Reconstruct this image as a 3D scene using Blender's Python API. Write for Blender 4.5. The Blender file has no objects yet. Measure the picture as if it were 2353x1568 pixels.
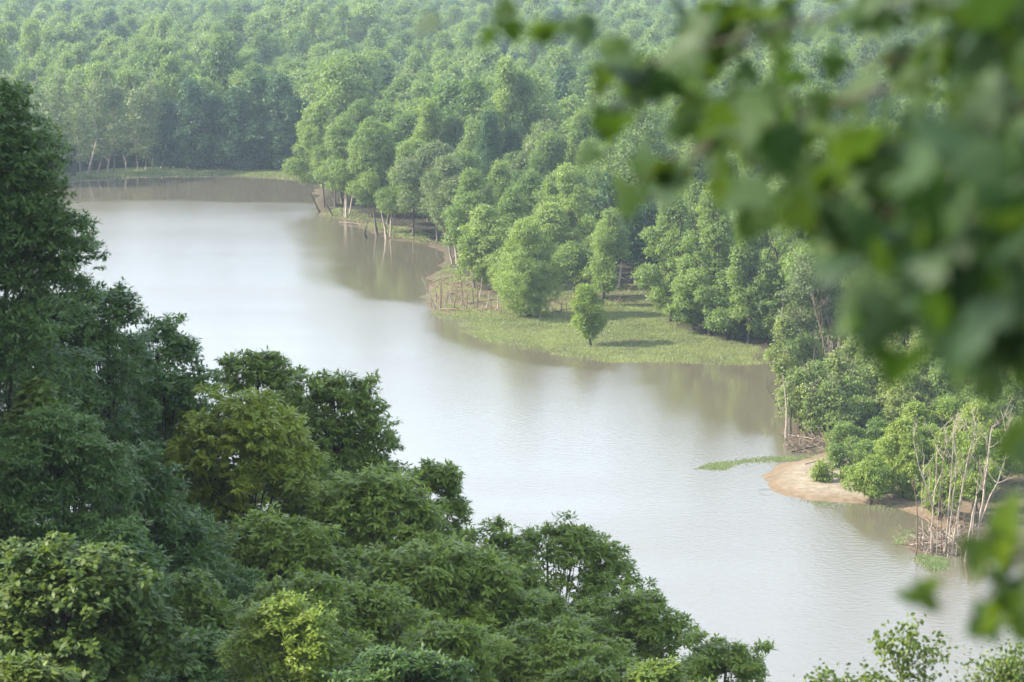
import bpy, math, random
import numpy as np
from mathutils import Vector

SC = bpy.context.scene
COL = SC.collection
R0 = np.random.default_rng(7)
random.seed(7)

# ------------------------------------------------------------------ camera
H = 53.0                       # height of the lens above the river
LENS = 100.0
F = LENS / 36.0 * 2353.0       # focal length in photo units (2353 wide)
PITCH = math.atan((784 + 156) / F)
CP, SP = math.cos(PITCH), math.sin(PITCH)

def ray(px, py):
    a = (px - 1176.5) / F
    b = (784 - py) / F
    return np.array([a, CP + b * SP, -SP + b * CP])

def at(px, py, z=0.0):
    d = ray(px, py); t = (z - H) / d[2]
    return np.array([0, 0, H]) + d * t

def at_y(px, py, Y):
    d = ray(px, py); t = Y / d[1]
    return np.array([0, 0, H]) + d * t

def proj(P):
    P = np.asarray(P, float)
    z = P[..., 2] - H
    dep = P[..., 1] * CP - z * SP
    up = P[..., 1] * SP + z * CP
    dep = np.where(dep < 0.1, 0.1, dep)
    return 1176.5 + F * P[..., 0] / dep, 784 - F * up / dep, dep

def ppm(P):                    # photo pixels per metre at a point
    return F / proj(P)[2]

# ------------------------------------------------------------------ tagging
def tag(o, label, cat=None, group=None, kind=None):
    o['label'] = label
    if cat: o['category'] = cat
    if group: o['group'] = group
    if kind: o['kind'] = kind
    return o

def empty(name, loc, label, cat, group=None):
    o = bpy.data.objects.new(name, None); COL.objects.link(o)
    o.location = loc; o.empty_display_size = 0.5
    return tag(o, label, cat, group)

def mesh_from(name, V, faces, mats, mat_idx=None, attrs=None, smooth=False):
    """V (n,3); faces: list of int arrays (m,k)"""
    me = bpy.data.meshes.new(name)
    V = np.asarray(V, np.float32)
    me.vertices.add(len(V)); me.vertices.foreach_set('co', V.ravel())
    loops = np.concatenate([np.asarray(f).ravel() for f in faces]) if faces else np.zeros(0, int)
    tot = np.concatenate([np.full(len(f), np.asarray(f).shape[1]) for f in faces]) if faces else np.zeros(0, int)
    me.loops.add(len(loops)); me.loops.foreach_set('vertex_index', loops.astype(np.int32))
    me.polygons.add(len(tot))
    st = np.concatenate([[0], np.cumsum(tot)[:-1]]) if len(tot) else np.zeros(0, int)
    me.polygons.foreach_set('loop_start', st.astype(np.int32))
    for m in mats: me.materials.append(m)
    if mat_idx is not None: me.polygons.foreach_set('material_index', np.asarray(mat_idx, np.int32))
    if smooth: me.polygons.foreach_set('use_smooth', np.ones(len(tot), bool))
    me.update(calc_edges=True)
    for k, v in (attrs or {}).items():
        v = np.asarray(v, np.float32)
        if v.ndim == 1:
            a = me.attributes.new(k, 'FLOAT', 'POINT'); a.data.foreach_set('value', v)
        else:
            a = me.attributes.new(k, 'FLOAT_COLOR', 'POINT')
            if v.shape[1] == 3: v = np.concatenate([v, np.ones((len(v), 1), np.float32)], 1)
            a.data.foreach_set('color', v.ravel())
    return me

def obj(name, me, parent=None, loc=(0, 0, 0)):
    o = bpy.data.objects.new(name, me); COL.objects.link(o)
    o.location = loc
    if parent is not None: o.parent = parent
    return o

# ------------------------------------------------------------------ materials
def newmat(name):
    m = bpy.data.materials.new(name); m.use_nodes = True
    nt = m.node_tree; nt.nodes.clear()
    out = nt.nodes.new('ShaderNodeOutputMaterial')
    return m, nt, out

def N(nt, typ, **kw):
    n = nt.nodes.new(typ)
    for k, v in kw.items():
        if k in n.inputs: n.inputs[k].default_value = v
        else: setattr(n, k, v)
    return n

def leaf_mat(name, dark, light, trans=0.35, rough=0.55, spec=0.3, tcol=None, vary=0.35, tmul=1.3):
    m, nt, out = newmat(name)
    at_ = N(nt, 'ShaderNodeAttribute', attribute_name='tint')
    info = N(nt, 'ShaderNodeObjectInfo')
    mix = N(nt, 'ShaderNodeMix', data_type='RGBA')
    mix.inputs[6].default_value = (*dark, 1); mix.inputs[7].default_value = (*light, 1)
    add = N(nt, 'ShaderNodeMath', operation='MULTIPLY_ADD')
    add.inputs[1].default_value = vary; add.inputs[2].default_value = -vary / 2
    nt.links.new(info.outputs['Random'], add.inputs[0])
    sm = N(nt, 'ShaderNodeMath', operation='ADD', use_clamp=True)
    nt.links.new(add.outputs[0], sm.inputs[0]); nt.links.new(at_.outputs['Fac'], sm.inputs[1])
    nt.links.new(sm.outputs[0], mix.inputs[0])
    p = N(nt, 'ShaderNodeBsdfPrincipled')
    p.inputs['Roughness'].default_value = rough
    p.inputs['Specular IOR Level'].default_value = spec
    nt.links.new(mix.outputs[2], p.inputs['Base Color'])
    tr = N(nt, 'ShaderNodeBsdfTranslucent')
    tm = N(nt, 'ShaderNodeMix', data_type='RGBA', blend_type='MULTIPLY')
    tm.inputs[0].default_value = 1.0
    tm.inputs[7].default_value = (*(tcol or (1.25 * tmul, 1.3 * tmul, 0.5 * tmul)), 1)
    nt.links.new(mix.outputs[2], tm.inputs[6]); nt.links.new(tm.outputs[2], tr.inputs['Color'])
    ms = N(nt, 'ShaderNodeMixShader'); ms.inputs[0].default_value = trans
    nt.links.new(p.outputs[0], ms.inputs[1]); nt.links.new(tr.outputs[0], ms.inputs[2])
    nt.links.new(ms.outputs[0], out.inputs[0])
    return m

def bark_mat(name, a, b, scale=6.0):
    m, nt, out = newmat(name)
    tc = N(nt, 'ShaderNodeTexCoord')
    mp = N(nt, 'ShaderNodeMapping'); mp.inputs['Scale'].default_value = (1, 1, 0.2)
    nz = N(nt, 'ShaderNodeTexNoise'); nz.inputs['Scale'].default_value = scale; nz.inputs['Detail'].default_value = 5
    nt.links.new(tc.outputs['Object'], mp.inputs[0]); nt.links.new(mp.outputs[0], nz.inputs['Vector'])
    cr = N(nt, 'ShaderNodeValToRGB')
    cr.color_ramp.elements[0].position = 0.35; cr.color_ramp.elements[0].color = (*a, 1)
    cr.color_ramp.elements[1].position = 0.65; cr.color_ramp.elements[1].color = (*b, 1)
    nt.links.new(nz.outputs[0], cr.inputs[0])
    p = N(nt, 'ShaderNodeBsdfPrincipled'); p.inputs['Roughness'].default_value = 0.85
    bp = N(nt, 'ShaderNodeBump'); bp.inputs['Strength'].default_value = 0.6; bp.inputs['Distance'].default_value = 0.05
    nt.links.new(nz.outputs[0], bp.inputs['Height']); nt.links.new(bp.outputs[0], p.inputs['Normal'])
    nt.links.new(cr.outputs[0], p.inputs['Base Color']); nt.links.new(p.outputs[0], out.inputs[0])
    return m

M = {}
M['forest'] = leaf_mat('forest_leaves', (0.075, 0.130, 0.042), (0.185, 0.245, 0.082), vary=0.9, trans=0.45)
M['olive'] = leaf_mat('thin_olive_leaves', (0.095, 0.135, 0.058), (0.170, 0.205, 0.090))
M['darkfar'] = leaf_mat('dark_and_shaded_leaves', (0.030, 0.075, 0.034), (0.060, 0.115, 0.045))  # darker leaf copy holding the far-bank and gap shade; also one forest kind
M['mid'] = leaf_mat('shore_leaves', (0.098, 0.158, 0.045), (0.205, 0.265, 0.080), trans=0.42)
M['willow'] = leaf_mat('willow_leaves', (0.140, 0.205, 0.052), (0.250, 0.315, 0.092))
M['bright'] = leaf_mat('young_bright_leaves', (0.130, 0.195, 0.036), (0.250, 0.300, 0.060))
M['thicket'] = leaf_mat('thicket_leaves', (0.120, 0.175, 0.050), (0.245, 0.285, 0.095))
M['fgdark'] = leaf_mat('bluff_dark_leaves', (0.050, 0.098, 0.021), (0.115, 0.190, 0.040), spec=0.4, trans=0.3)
M['fgmid'] = leaf_mat('bluff_oak_leaves', (0.096, 0.148, 0.019), (0.215, 0.280, 0.038), spec=0.4, trans=0.3)
M['fgyellow'] = leaf_mat('bluff_yellow_leaves', (0.130, 0.178, 0.016), (0.270, 0.310, 0.026), spec=0.35, trans=0.3)
M['fgvine'] = leaf_mat('vine_leaves', (0.052, 0.092, 0.016), (0.135, 0.180, 0.030), spec=0.35, trans=0.3)
M['rust'] = leaf_mat('rusty_leaves', (0.08, 0.04, 0.025), (0.13, 0.06, 0.03))
M['maple'] = leaf_mat('maple_leaves', (0.024, 0.055, 0.020), (0.072, 0.112, 0.030), trans=0.42, spec=0.3, rough=0.55, tcol=(1.95, 1.9, 0.42))
M['grass'] = leaf_mat('marsh_grass', (0.125, 0.155, 0.060), (0.270, 0.305, 0.125), trans=0.25, vary=0.0)
M['scum'] = leaf_mat('water_weed', (0.125, 0.170, 0.070), (0.210, 0.255, 0.115), trans=0.2, vary=0.0)
M['bark'] = bark_mat('grey_brown_bark', (0.06, 0.045, 0.035), (0.15, 0.12, 0.09))
M['darkbark'] = bark_mat('dark_bark', (0.02, 0.016, 0.012), (0.055, 0.043, 0.033))
M['palebark'] = bark_mat('pale_dead_wood', (0.20, 0.155, 0.12), (0.42, 0.35, 0.28))
M['greybark'] = bark_mat('grey_bark', (0.12, 0.10, 0.08), (0.25, 0.215, 0.18))
M['brownwood'] = bark_mat('brown_dead_wood', (0.10, 0.068, 0.045), (0.22, 0.155, 0.105))

# ------------------------------------------------------------------ geometry makers
def nrm(v): return v / np.maximum(np.linalg.norm(v, axis=-1, keepdims=True), 1e-9)

class Tubes:
    def __init__(s): s.V = []; s.Fq = []; s.n = 0
    def add(s, pts, radii, sides=6):
        pts = np.asarray(pts, float); k = len(pts)
        radii = np.asarray(radii, float)
        tan = nrm(np.gradient(pts, axis=0))
        ref = np.array([1.0, 0.13, 0.07]) if abs(tan[:, 0]).mean() < 0.8 else np.array([0.1, 1.0, 0.1])
        u = nrm(np.cross(tan, ref)); w = np.cross(tan, u)
        a = np.linspace(0, 2 * np.pi, sides, endpoint=False)
        ring = pts[:, None] + radii[:, None, None] * (np.cos(a)[None, :, None] * u[:, None] + np.sin(a)[None, :, None] * w[:, None])
        s.V.append(ring.reshape(-1, 3))
        i = np.arange(k - 1)[:, None] * sides; j = np.arange(sides)[None]; j2 = (j + 1) % sides
        q = np.stack([i + j, i + j2, i + sides + j2, i + sides + j], -1).reshape(-1, 4) + s.n
        s.Fq.append(q); s.n += k * sides
    def mesh(s, name, mat):
        return mesh_from(name, np.concatenate(s.V), [np.concatenate(s.Fq)], [mat], smooth=True)

def curve(a, b, sag, k, rng=None, wob=0.0):
    t = np.linspace(0, 1, k)[:, None]
    a = np.asarray(a, float); b = np.asarray(b, float)
    p = a + (b - a) * t + np.asarray(sag) * (4 * t * (1 - t))
    if rng is not None and wob > 0:
        w = rng.normal(0, wob, (k, 3)); w[0] = 0
        p = p + np.cumsum(w, 0) * 0.5
    return p

def leaves(rng, pos, axis, normal, L, W):
    """rhombic folded leaves: returns V (4n,3), quads (n,4)"""
    n = len(pos)
    axis = nrm(axis); normal = nrm(normal - axis * (normal * axis).sum(1, keepdims=True))
    side = np.cross(axis, normal)
    L = L[:, None]; W = W[:, None]
    b = pos
    m = pos + axis * L * 0.45
    f = normal * W * 0.18
    V = np.stack([b, m + side * W * 0.5 - f, pos + axis * L - f, m - side * W * 0.5 - f], 1).reshape(-1, 3)
    return V, np.arange(4 * n).reshape(n, 4)

def lobes_prof(rng, lean, z0, z1, rx, ry, lr, peak=0.34):
    n = len(lr); t = (np.arange(n) + rng.uniform(0, 1, n)) / n
    e = math.log(0.5) / math.log(0.12 + 0.88 * peak)
    zs = z0 + lr * .6 + (z1 - z0 - 1.3 * lr) * t
    tt = np.clip((zs - z0) / max(z1 - z0, .1), 0, 1)
    pr = np.sin(np.pi * (0.12 + 0.88 * tt) ** e) * rng.uniform(.5, 1.36, n)
    a = np.arange(n) * 2.399963 + rng.uniform(-.5, .5, n)
    q = rng.uniform(.25, 1, n) ** .5
    k = tt * 0.8 + .2
    X = lean[0] * k + np.cos(a) * q * np.maximum(pr * rx - lr * .75, .1 * rx)
    Y = lean[1] * k + np.sin(a) * q * np.maximum(pr * ry - lr * .75, .1 * ry)
    return np.stack([X, Y, zs], 1)

def lobes_in(rng, c, rx, ry, rz, n, shell=0.75, squash=None):
    u = nrm(rng.normal(size=(n, 3)))
    u[:, 2] = np.where(u[:, 2] < -0.55, -u[:, 2] * 0.7, u[:, 2]); u = nrm(u)
    r = rng.uniform(0.35, 1.0, n)[:, None] ** 0.5 * shell
    return np.asarray(c) + u * r * np.array([rx, ry, rz])

def crown(rng, lobes, lr, nspray, nleaf, L, W, spray_r, droop=0.35, fill=0.72, zs=0.75, upb=0.25, ros=0):
    """lobes (n,3), lr (n,) radii.  sprays over each lobe, leaves on each spray"""
    P, A, Nn, T = [], [], [], []
    for c, r in zip(lobes, lr):
        k = max(4, int(nspray * (r / lr.mean()) ** 2))
        d = nrm(rng.normal(size=(k, 3)) + np.array([0, 0, upb]))
        rr = rng.uniform(fill, 1.08, k)[:, None]
        sp = c + d * rr * r * np.array([1, 1, zs])
        lobe_t = rng.normal(0, 0.13)
        spt = 0.45 + lobe_t + rng.normal(0, 0.12, k)
        dd = np.repeat(d, nleaf, 0); n = len(dd)
        pos = np.repeat(sp, nleaf, 0) + rng.normal(0, spray_r, (n, 3)) * np.array([1, 1, 0.6])
        ax = 0.6 * dd + rng.normal(0, 0.6, (n, 3)); ax[:, 2] -= droop
        no = 0.55 * dd + rng.normal(0, 0.45, (n, 3)); no[:, 2] += 0.65
        if ros:                # leaves radiating from a twig end
            off = pos - np.repeat(sp, nleaf, 0)
            pos = np.repeat(sp, nleaf, 0) + off * ros
            ax = nrm(rng.normal(0, 1, (n, 3)) * np.array([1, 1, .45])) + .45 * dd; ax[:, 2] -= droop * .7
            no = rng.normal(0, .22, (n, 3)) + .35 * dd; no[:, 2] += .8
        P.append(pos); A.append(ax); Nn.append(no)
        T.append(np.repeat(spt, nleaf) + rng.normal(0, 0.12, n))
    P = np.concatenate(P); A = np.concatenate(A); Nn = np.concatenate(Nn); T = np.concatenate(T)
    s = rng.uniform(0.7, 1.25, len(P))
    V, Q = leaves(rng, P, A, Nn, L * s, W * s)
    return V, Q, np.repeat(np.clip(T, 0, 1), 4)

def skeleton(rng, T, base, top, lobes, r0, lean_sag=(0, 0, 0), limb=True, sides=7, lo=0.25):
    base = np.asarray(base, float); top = np.asarray(top, float)
    h = np.linalg.norm(top - base)
    tr = curve(base, top, lean_sag, 9, rng, 0.012 * h)
    rad = np.linspace(1, 0.22, 9) * r0; rad[0] *= 1.35
    T.add(tr, rad, sides)
    if limb:
        for c in lobes:
            zf = (c[2] - base[2]) / max(top[2] - base[2], 0.1)
            k = int(np.clip(8 * np.clip(zf * 0.75, lo, 0.95), 1, 7))
            a = tr[k]
            ln = np.linalg.norm(c - a)
            if ln < 0.2: continue
            T.add(curve(a, c, (0, 0, -0.06 * ln), 5, rng, 0.02 * ln),
                  np.linspace(rad[k] * 0.55, rad[k] * 0.12, 5), 5)
    return tr

def make_tree(seed, h, w, mat, bark, cb=0.3, nl=14, lobe=0.30, nspray=26, nleaf=14, L=0.35, Wd=0.22,
              spray=0.28, droop=0.35, lean=(0, 0), r0=None, stems=1, depth=None, fill=0.72, bare=0, peak=0.34, dens=1.15):
    """returns trunk mesh, crown mesh with the base at the origin"""
    rng = np.random.default_rng(seed)
    rx = w / 2; ry = (depth or w) / 2
    c0 = np.array([lean[0], lean[1], h * (cb + 1) / 2]); rz = h * (1 - cb) / 2
    nl = int(nl * 1.45); lr = rng.uniform(0.45, 1.45, nl) * lobe * .80 * min(rx, rz * 1.2); peak = np.clip(peak + rng.normal(0, .06), .2, .7)
    lb = lobes_prof(rng, lean, cb * h, h, rx, ry, lr, peak)
    nspray = max(6, int(dens * 4 * np.pi * (lr ** 2).mean() / (nleaf * L * Wd * .5)))
    V, Q, tint = crown(rng, lb, lr, nspray, nleaf, L, Wd, spray, droop, fill, .75, .22)
    T = Tubes(); r0 = r0 or 0.014 * h + 0.05
    for s in range(stems):
        off = np.array([0, 0, 0]) if stems == 1 else np.array([rng.normal(0, .3), rng.normal(0, .3), 0])
        tp = np.array([lean[0] + (0 if stems == 1 else rng.normal(0, rx * .45)), lean[1] + (0 if stems == 1 else rng.normal(0, ry * .4)), h * 0.88])
        skeleton(rng, T, off, tp, lb if stems == 1 else lb[s::stems], r0 / (1 if stems == 1 else stems ** .5))
    for s in range(bare):      # leafless twigs standing out of the crown
        a = lb[rng.integers(len(lb) // 2, len(lb))]
        b = a + np.array([rng.normal(0, .25) * rx, rng.normal(0, .25) * ry, rng.uniform(.35, .6) * rz])
        T.add(curve(a, b, (0, 0, 0), 4, rng, 0.05), [0.06, 0.05, 0.035, 0.015], 4)
    return T.mesh('trunk', M[bark]), mesh_from('crown', V, [Q], [M[mat]], attrs={'tint': tint})

def put_tree(name, loc, tm, cm, label, cat='tree', group=None, rz=0.0, sc=1.0):
    e = empty(name, loc, label, cat, group)
    e.rotation_euler = (0, 0, rz)
    e.scale = (sc, sc, sc) if np.isscalar(sc) else sc
    obj('trunk', tm, e); obj('crown', cm, e)
    return e

# ------------------------------------------------------------------ land
def W2(pts): return [tuple(at(*p)[:2]) for p in pts]

LAND_PX = [(0, 432), (140, 420), (250, 411), (400, 402), (560, 404), (700, 412), (742, 419), (730, 440), (716, 466),
    (735, 494), (800, 505), (850, 532), (905, 551), (970, 557), (1010, 573), (1022, 600), (990, 640), (968, 682), (985, 720),
    (1040, 735), (1120, 752), (1250, 768), (1400, 785), (1560, 796), (1700, 802), (1765, 818), (1785, 870), (1792, 930),
    (1798, 985), (1815, 1012), (1870, 1025), (1910, 1040), (1850, 1056), (1792, 1072), (1758, 1098), (1772, 1128),
    (1850, 1149), (1950, 1156), (2060, 1162), (2110, 1180), (2135, 1205), (2110, 1230), (2085, 1258), (2110, 1276),
    (2170, 1284), (2195, 1275), (2190, 1240), (2212, 1190), (2250, 1158), (2290, 1125), (2340, 1105), (2420, 1092), (2700, 1080)]
LAND = W2(LAND_PX) + [(700, 200), (4500, 100), (4500, 9000), (-4500, 9000), (-4500, 700), (-260, 590)]
BLUFF = [(120, -40), (40, 100), (0, 170), (-30, 220), (-78, 330), (-150, 450), (-400, 500), (-4500, 520), (-4500, -4000), (4500, -4000), (4500, -2500)]
SAND_PX = [(1900, 1045), (1850, 1056), (1792, 1072), (1758, 1098), (1772, 1128), (1850, 1149), (1950, 1156), (2060, 1162),
    (2110, 1180), (2150, 1215), (2212, 1200), (2250, 1158), (2290, 1125), (2340, 1105), (2330, 1060), (2150, 1050), (2000, 1050)]
MARSH_PX = [(1000, 610), (985, 650), (970, 690), (985, 722), (1040, 757), (1120, 788), (1250, 812), (1400, 829), (1560, 832), (1700, 834), (1765, 830),
    (1740, 800), (1640, 780), (1560, 755), (1520, 700), (1500, 655), (1400, 650), (1290, 655), (1150, 690), (1060, 640)]
FARGRASS_PX = [(100, 420), (140, 418), (250, 409), (400, 401), (560, 403), (700, 412), (742, 420), (742, 400), (560, 386), (300, 388), (150, 400)]

def sdist(X, Y, poly):
    """signed distance, positive inside"""
    P = np.array(poly); shp = X.shape
    x = X.ravel(); y = Y.ravel()
    best = np.full(x.shape, 1e18); inside = np.zeros(x.shape, bool)
    for (ax, ay), (bx, by) in zip(P, np.roll(P, -1, 0)):
        dx, dy = bx - ax, by - ay
        t = np.clip(((x - ax) * dx + (y - ay) * dy) / (dx * dx + dy * dy + 1e-12), 0, 1)
        best = np.minimum(best, (x - ax - t * dx) ** 2 + (y - ay - t * dy) ** 2)
        if ay != by:
            c = ((ay > y) != (by > y)) & (x < (bx - ax) * (y - ay) / (by - ay) + ax)
            inside ^= c
    d = np.sqrt(best)
    return np.where(inside, d, -d).reshape(shp)

def vnoise(X, Y, s, seed):
    """smooth value noise in -1..1"""
    r = np.random.default_rng(seed).uniform(-1, 1, (256, 256))
    x = X / s; y = Y / s
    i = np.floor(x).astype(int); j = np.floor(y).astype(int)
    fx = x - i; fy = y - j; fx = fx * fx * (3 - 2 * fx); fy = fy * fy * (3 - 2 * fy)
    g = lambda a, b: r[a % 256, b % 256]
    return (g(i, j) * (1 - fx) + g(i + 1, j) * fx) * (1 - fy) + (g(i, j + 1) * (1 - fx) + g(i + 1, j + 1) * fx) * fy

SAND = W2(SAND_PX); MARSH = W2(MARSH_PX); FARGRASS = W2(FARGRASS_PX)

def height(X, Y):
    X = np.asarray(X, float); Y = np.asarray(Y, float)
    dl = sdist(X, Y, LAND); db = sdist(X, Y, BLUFF); ds = sdist(X, Y, SAND)
    n = vnoise(X, Y, 3.0, 1) * .5 + vnoise(X, Y, 9.0, 2)
    dl = dl + vnoise(X, Y, 4.5, 61) * 0.9 + vnoise(X, Y, 2.2, 62) * 0.5
    low = np.clip(dl * 0.10, -2.0, 0.35) + np.where(dl > 0, n * 0.05 * np.clip(dl, 0, 3), 0) + np.clip(dl - 30, 0, 200) * 0.004
    low = np.where(ds > -2, np.maximum(low, np.clip(ds * 0.16, -2, 0.55)), low)
    d = np.maximum(db, 0)
    z = np.where(d < 60, 0.5 * d, 30 + (d - 60) * 0.9)
    z = np.where(z > 47, 47 + 4.5 * (1 - np.exp(-(z - 47) / 4.5)), z)
    shade_hill = SHADE_HILL * np.exp(-((X + 78) / 30) ** 2 - ((Y - 100) / 60) ** 2)
    blf = z + np.where(db > 0, shade_hill * np.clip(db / 30, 0, 1) + n * 0.25, 0)
    return np.where(db > -3, np.maximum(np.where(db > 0, blf, db * 0.4), np.where(dl > -8, low, -2)), low)

SHADE_HILL = 52.0  # rise left of the view, added to keep the bluff trees in shade
def gz(x, y): return float(height(np.array([x]), np.array([y]))[0])

def axis_pts(lo, hi, step, out, growth=1.22):
    a = list(np.arange(lo, hi, step)); s = step; v = lo; left = []
    while v > -out: s *= growth; v -= s; left.append(v)
    s = step; v = a[-1]; right = []
    while v < out: s *= growth; v += s; right.append(v)
    return np.array(left[::-1] + a + right)

gx = axis_pts(-135, 125, 1.1, 4200); gy = axis_pts(-40, 640, 1.4, 7500)
gy = gy[gy > -3000]
GX, GY = np.meshgrid(gx, gy)
GZ = height(GX, GY)
# a thin far relief so the horizon stays closed by wooded hills
far = np.clip((GY - 2300) / 1500, 0, 1)
GZ = GZ + far * far * 60
cov = np.zeros(GX.shape + (3,)); dl = sdist(GX, GY, LAND); ds = sdist(GX, GY, SAND); dm = sdist(GX, GY, MARSH); dfg = sdist(GX, GY, FARGRASS); db = sdist(GX, GY, BLUFF)
cov[:] = (0.045, 0.040, 0.026)
def paint(mask, col):
    m = np.clip(mask, 0, 1)[..., None]
    cov[:] = cov * (1 - m) + np.array(col) * m
nz = vnoise(GX, GY, 4, 5) * .6 + vnoise(GX, GY, 1.6, 6) * .4
paint((dl < 0) * 1.0, (0.17, 0.135, 0.075))
paint((np.abs(dl) < 2.5) * np.clip(1.2 - np.abs(dl) / 2.5, 0, 1), (0.105, 0.085, 0.055))
paint(np.clip((dm + 1) / 3, 0, 1) * (0.55 + 0.6 * nz), (0.125, 0.145, 0.058))
MUD = W2([(975, 640), (1060, 630), (1150, 690), (1300, 690), (1330, 725), (1150, 735), (1000, 722)])
MUD2 = W2([(1390, 640), (1500, 640), (1530, 690), (1400, 712), (1360, 690)])
paint(np.clip((sdist(GX, GY, MUD) + .8) / 2, 0, 1) * np.clip(.75 + nz, 0, 1), (0.165, 0.115, 0.075))
paint(np.clip((sdist(GX, GY, MUD2) + .8) / 2, 0, 1) * np.clip(.6 + nz, 0, 1), (0.13, 0.095, 0.065))
paint(np.clip((dfg + 1) / 3, 0, 1) * 0.8, (0.10, 0.15, 0.045))
paint(np.clip((ds + 1.6) / 1.0, 0, 1), (0.185, 0.135, 0.085))
paint(np.clip((ds - 1.0 + nz * 1.2) / 1.6, 0, 1), (0.245, 0.205, 0.148))
paint(np.clip((nz - .1) * 2, 0, 1) * (ds > 0.5) * .45, (0.20, 0.145, 0.09))
paint((db > 1) * 1.0, (0.035, 0.032, 0.02))
ny, nx = GX.shape
idx = np.arange(ny * nx).reshape(ny, nx)
quads = np.stack([idx[:-1, :-1], idx[:-1, 1:], idx[1:, 1:], idx[1:, :-1]], -1).reshape(-1, 4)
gm, nt, out = newmat('river_ground')
a = N(nt, 'ShaderNodeAttribute', attribute_name='cover')
tc = N(nt, 'ShaderNodeTexCoord')
nz1 = N(nt, 'ShaderNodeTexNoise'); nz1.inputs['Scale'].default_value = 1.3; nz1.inputs['Detail'].default_value = 8; nz1.inputs['Roughness'].default_value = 0.65
nt.links.new(tc.outputs['Object'], nz1.inputs['Vector'])
mr = N(nt, 'ShaderNodeMapRange'); mr.inputs[1].default_value = 0.25; mr.inputs[2].default_value = 0.75; mr.inputs[3].default_value = 0.6; mr.inputs[4].default_value = 1.3
nt.links.new(nz1.outputs[0], mr.inputs[0])
mx = N(nt, 'ShaderNodeVectorMath', operation='SCALE')
nt.links.new(a.outputs['Color'], mx.inputs[0]); nt.links.new(mr.outputs[0], mx.inputs['Scale'])
p = N(nt, 'ShaderNodeBsdfPrincipled'); p.inputs['Roughness'].default_value = 1.0; p.inputs['Specular IOR Level'].default_value = 0.05
bp = N(nt, 'ShaderNodeBump'); bp.inputs['Strength'].default_value = 0.5; bp.inputs['Distance'].default_value = 0.2
nt.links.new(nz1.outputs[0], bp.inputs['Height']); nt.links.new(bp.outputs[0], p.inputs['Normal'])
nt.links.new(mx.outputs[0], p.inputs['Base Color']); nt.links.new(p.outputs[0], out.inputs[0])
gme = mesh_from('ground', np.stack([GX, GY, GZ], -1).reshape(-1, 3), [quads], [gm], attrs={'cover': cov.reshape(-1, 3)}, smooth=True)
tag(obj('ground', gme), 'wooded floodplain with muddy shore, sandbar and the steep near bluff', 'ground', kind='structure')

# ------------------------------------------------------------------ water
CALM_PX = [  # sheltered, unruffled reaches in the lee of the trees
    ([(-300, 445), (400, 400), (740, 412), (745, 470), (690, 466), (400, 459), (160, 462), (-300, 480)], 4.0),
    ([(760, 490), (900, 540), (1030, 575), (1030, 640), (970, 700), (880, 690), (800, 668), (770, 640), (800, 590), (775, 530)], 5.0),
    ([(1440, 820), (1780, 820), (1830, 1000), (1930, 1040), (1790, 1030), (1700, 985), (1580, 935), (1500, 880)], 6.0),
    ([(1850, 1150), (2100, 1170), (2110, 1240), (2080, 1290), (1990, 1230), (1890, 1180)], 4.0),
    ([(2190, 1290), (2210, 1170), (2330, 1080), (2600, 1080), (2600, 1380), (2330, 1330), (2220, 1330)], 3.0),
    ([(1000, 720), (1120, 780), (1400, 825), (1440, 860), (1250, 840), (1100, 800), (1000, 760)], 3.0)]
wx = axis_pts(-135, 125, 1.6, 4100); wy = axis_pts(60, 640, 2.0, 2500); wy = wy[wy > -2500]
WX, WY = np.meshgrid(wx, wy)
rip = np.ones(WX.shape)
for pl, soft in CALM_PX:
    d = sdist(WX, WY, W2(pl)) + vnoise(WX, WY, 7, 31) * 1.5
    rip = np.minimum(rip, np.clip(0.5 - d / (2 * soft), 0, 1))
rip = rip * rip * (3 - 2 * rip)
patch = np.clip(0.5 + 0.5 * vnoise(WX * 0.25, WY, 26, 33) + 0.25 * vnoise(WX * .3, WY, 9, 34), 0, 1)
wi = np.arange(WX.size).reshape(WX.shape)
wq = np.stack([wi[:-1, :-1], wi[:-1, 1:], wi[1:, 1:], wi[1:, :-1]], -1).reshape(-1, 4)
wm, nt, out = newmat('river_water')
ar = N(nt, 'ShaderNodeAttribute', attribute_name='ripple'); ap = N(nt, 'ShaderNodeAttribute', attribute_name='patch')
tc = N(nt, 'ShaderNodeTexCoord')
n1 = N(nt, 'ShaderNodeTexNoise'); n1.inputs['Scale'].default_value = 1.6; n1.inputs['Detail'].default_value = 4; n1.inputs['Roughness'].default_value = 0.6
nt.links.new(tc.outputs['Object'], n1.inputs['Vector'])
bp = N(nt, 'ShaderNodeBump'); bp.inputs['Distance'].default_value = 0.10
ms = N(nt, 'ShaderNodeMath', operation='MULTIPLY_ADD'); ms.inputs[1].default_value = 0.50; ms.inputs[2].default_value = 0.07
pm = N(nt, 'ShaderNodeMath', operation='MULTIPLY_ADD'); pm.inputs[1].default_value = 0.5; pm.inputs[2].default_value = 0.65
nt.links.new(ap.outputs['Fac'], pm.inputs[0])
rr = N(nt, 'ShaderNodeMath', operation='MULTIPLY'); nt.links.new(ar.outputs['Fac'], rr.inputs[0]); nt.links.new(pm.outputs[0], rr.inputs[1])
nt.links.new(rr.outputs[0], ms.inputs[0]); nt.links.new(ms.outputs[0], bp.inputs['Strength'])
nt.links.new(n1.outputs[0], bp.inputs['Height'])
rg = N(nt, 'ShaderNodeMath', operation='MULTIPLY_ADD'); rg.inputs[1].default_value = 0.20; rg.inputs[2].default_value = 0.03
nt.links.new(rr.outputs[0], rg.inputs[0])
p = N(nt, 'ShaderNodeBsdfPrincipled')
p.inputs['Base Color'].default_value = (0.112, 0.096, 0.064, 1)
p.inputs['IOR'].default_value = 1.333
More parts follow.
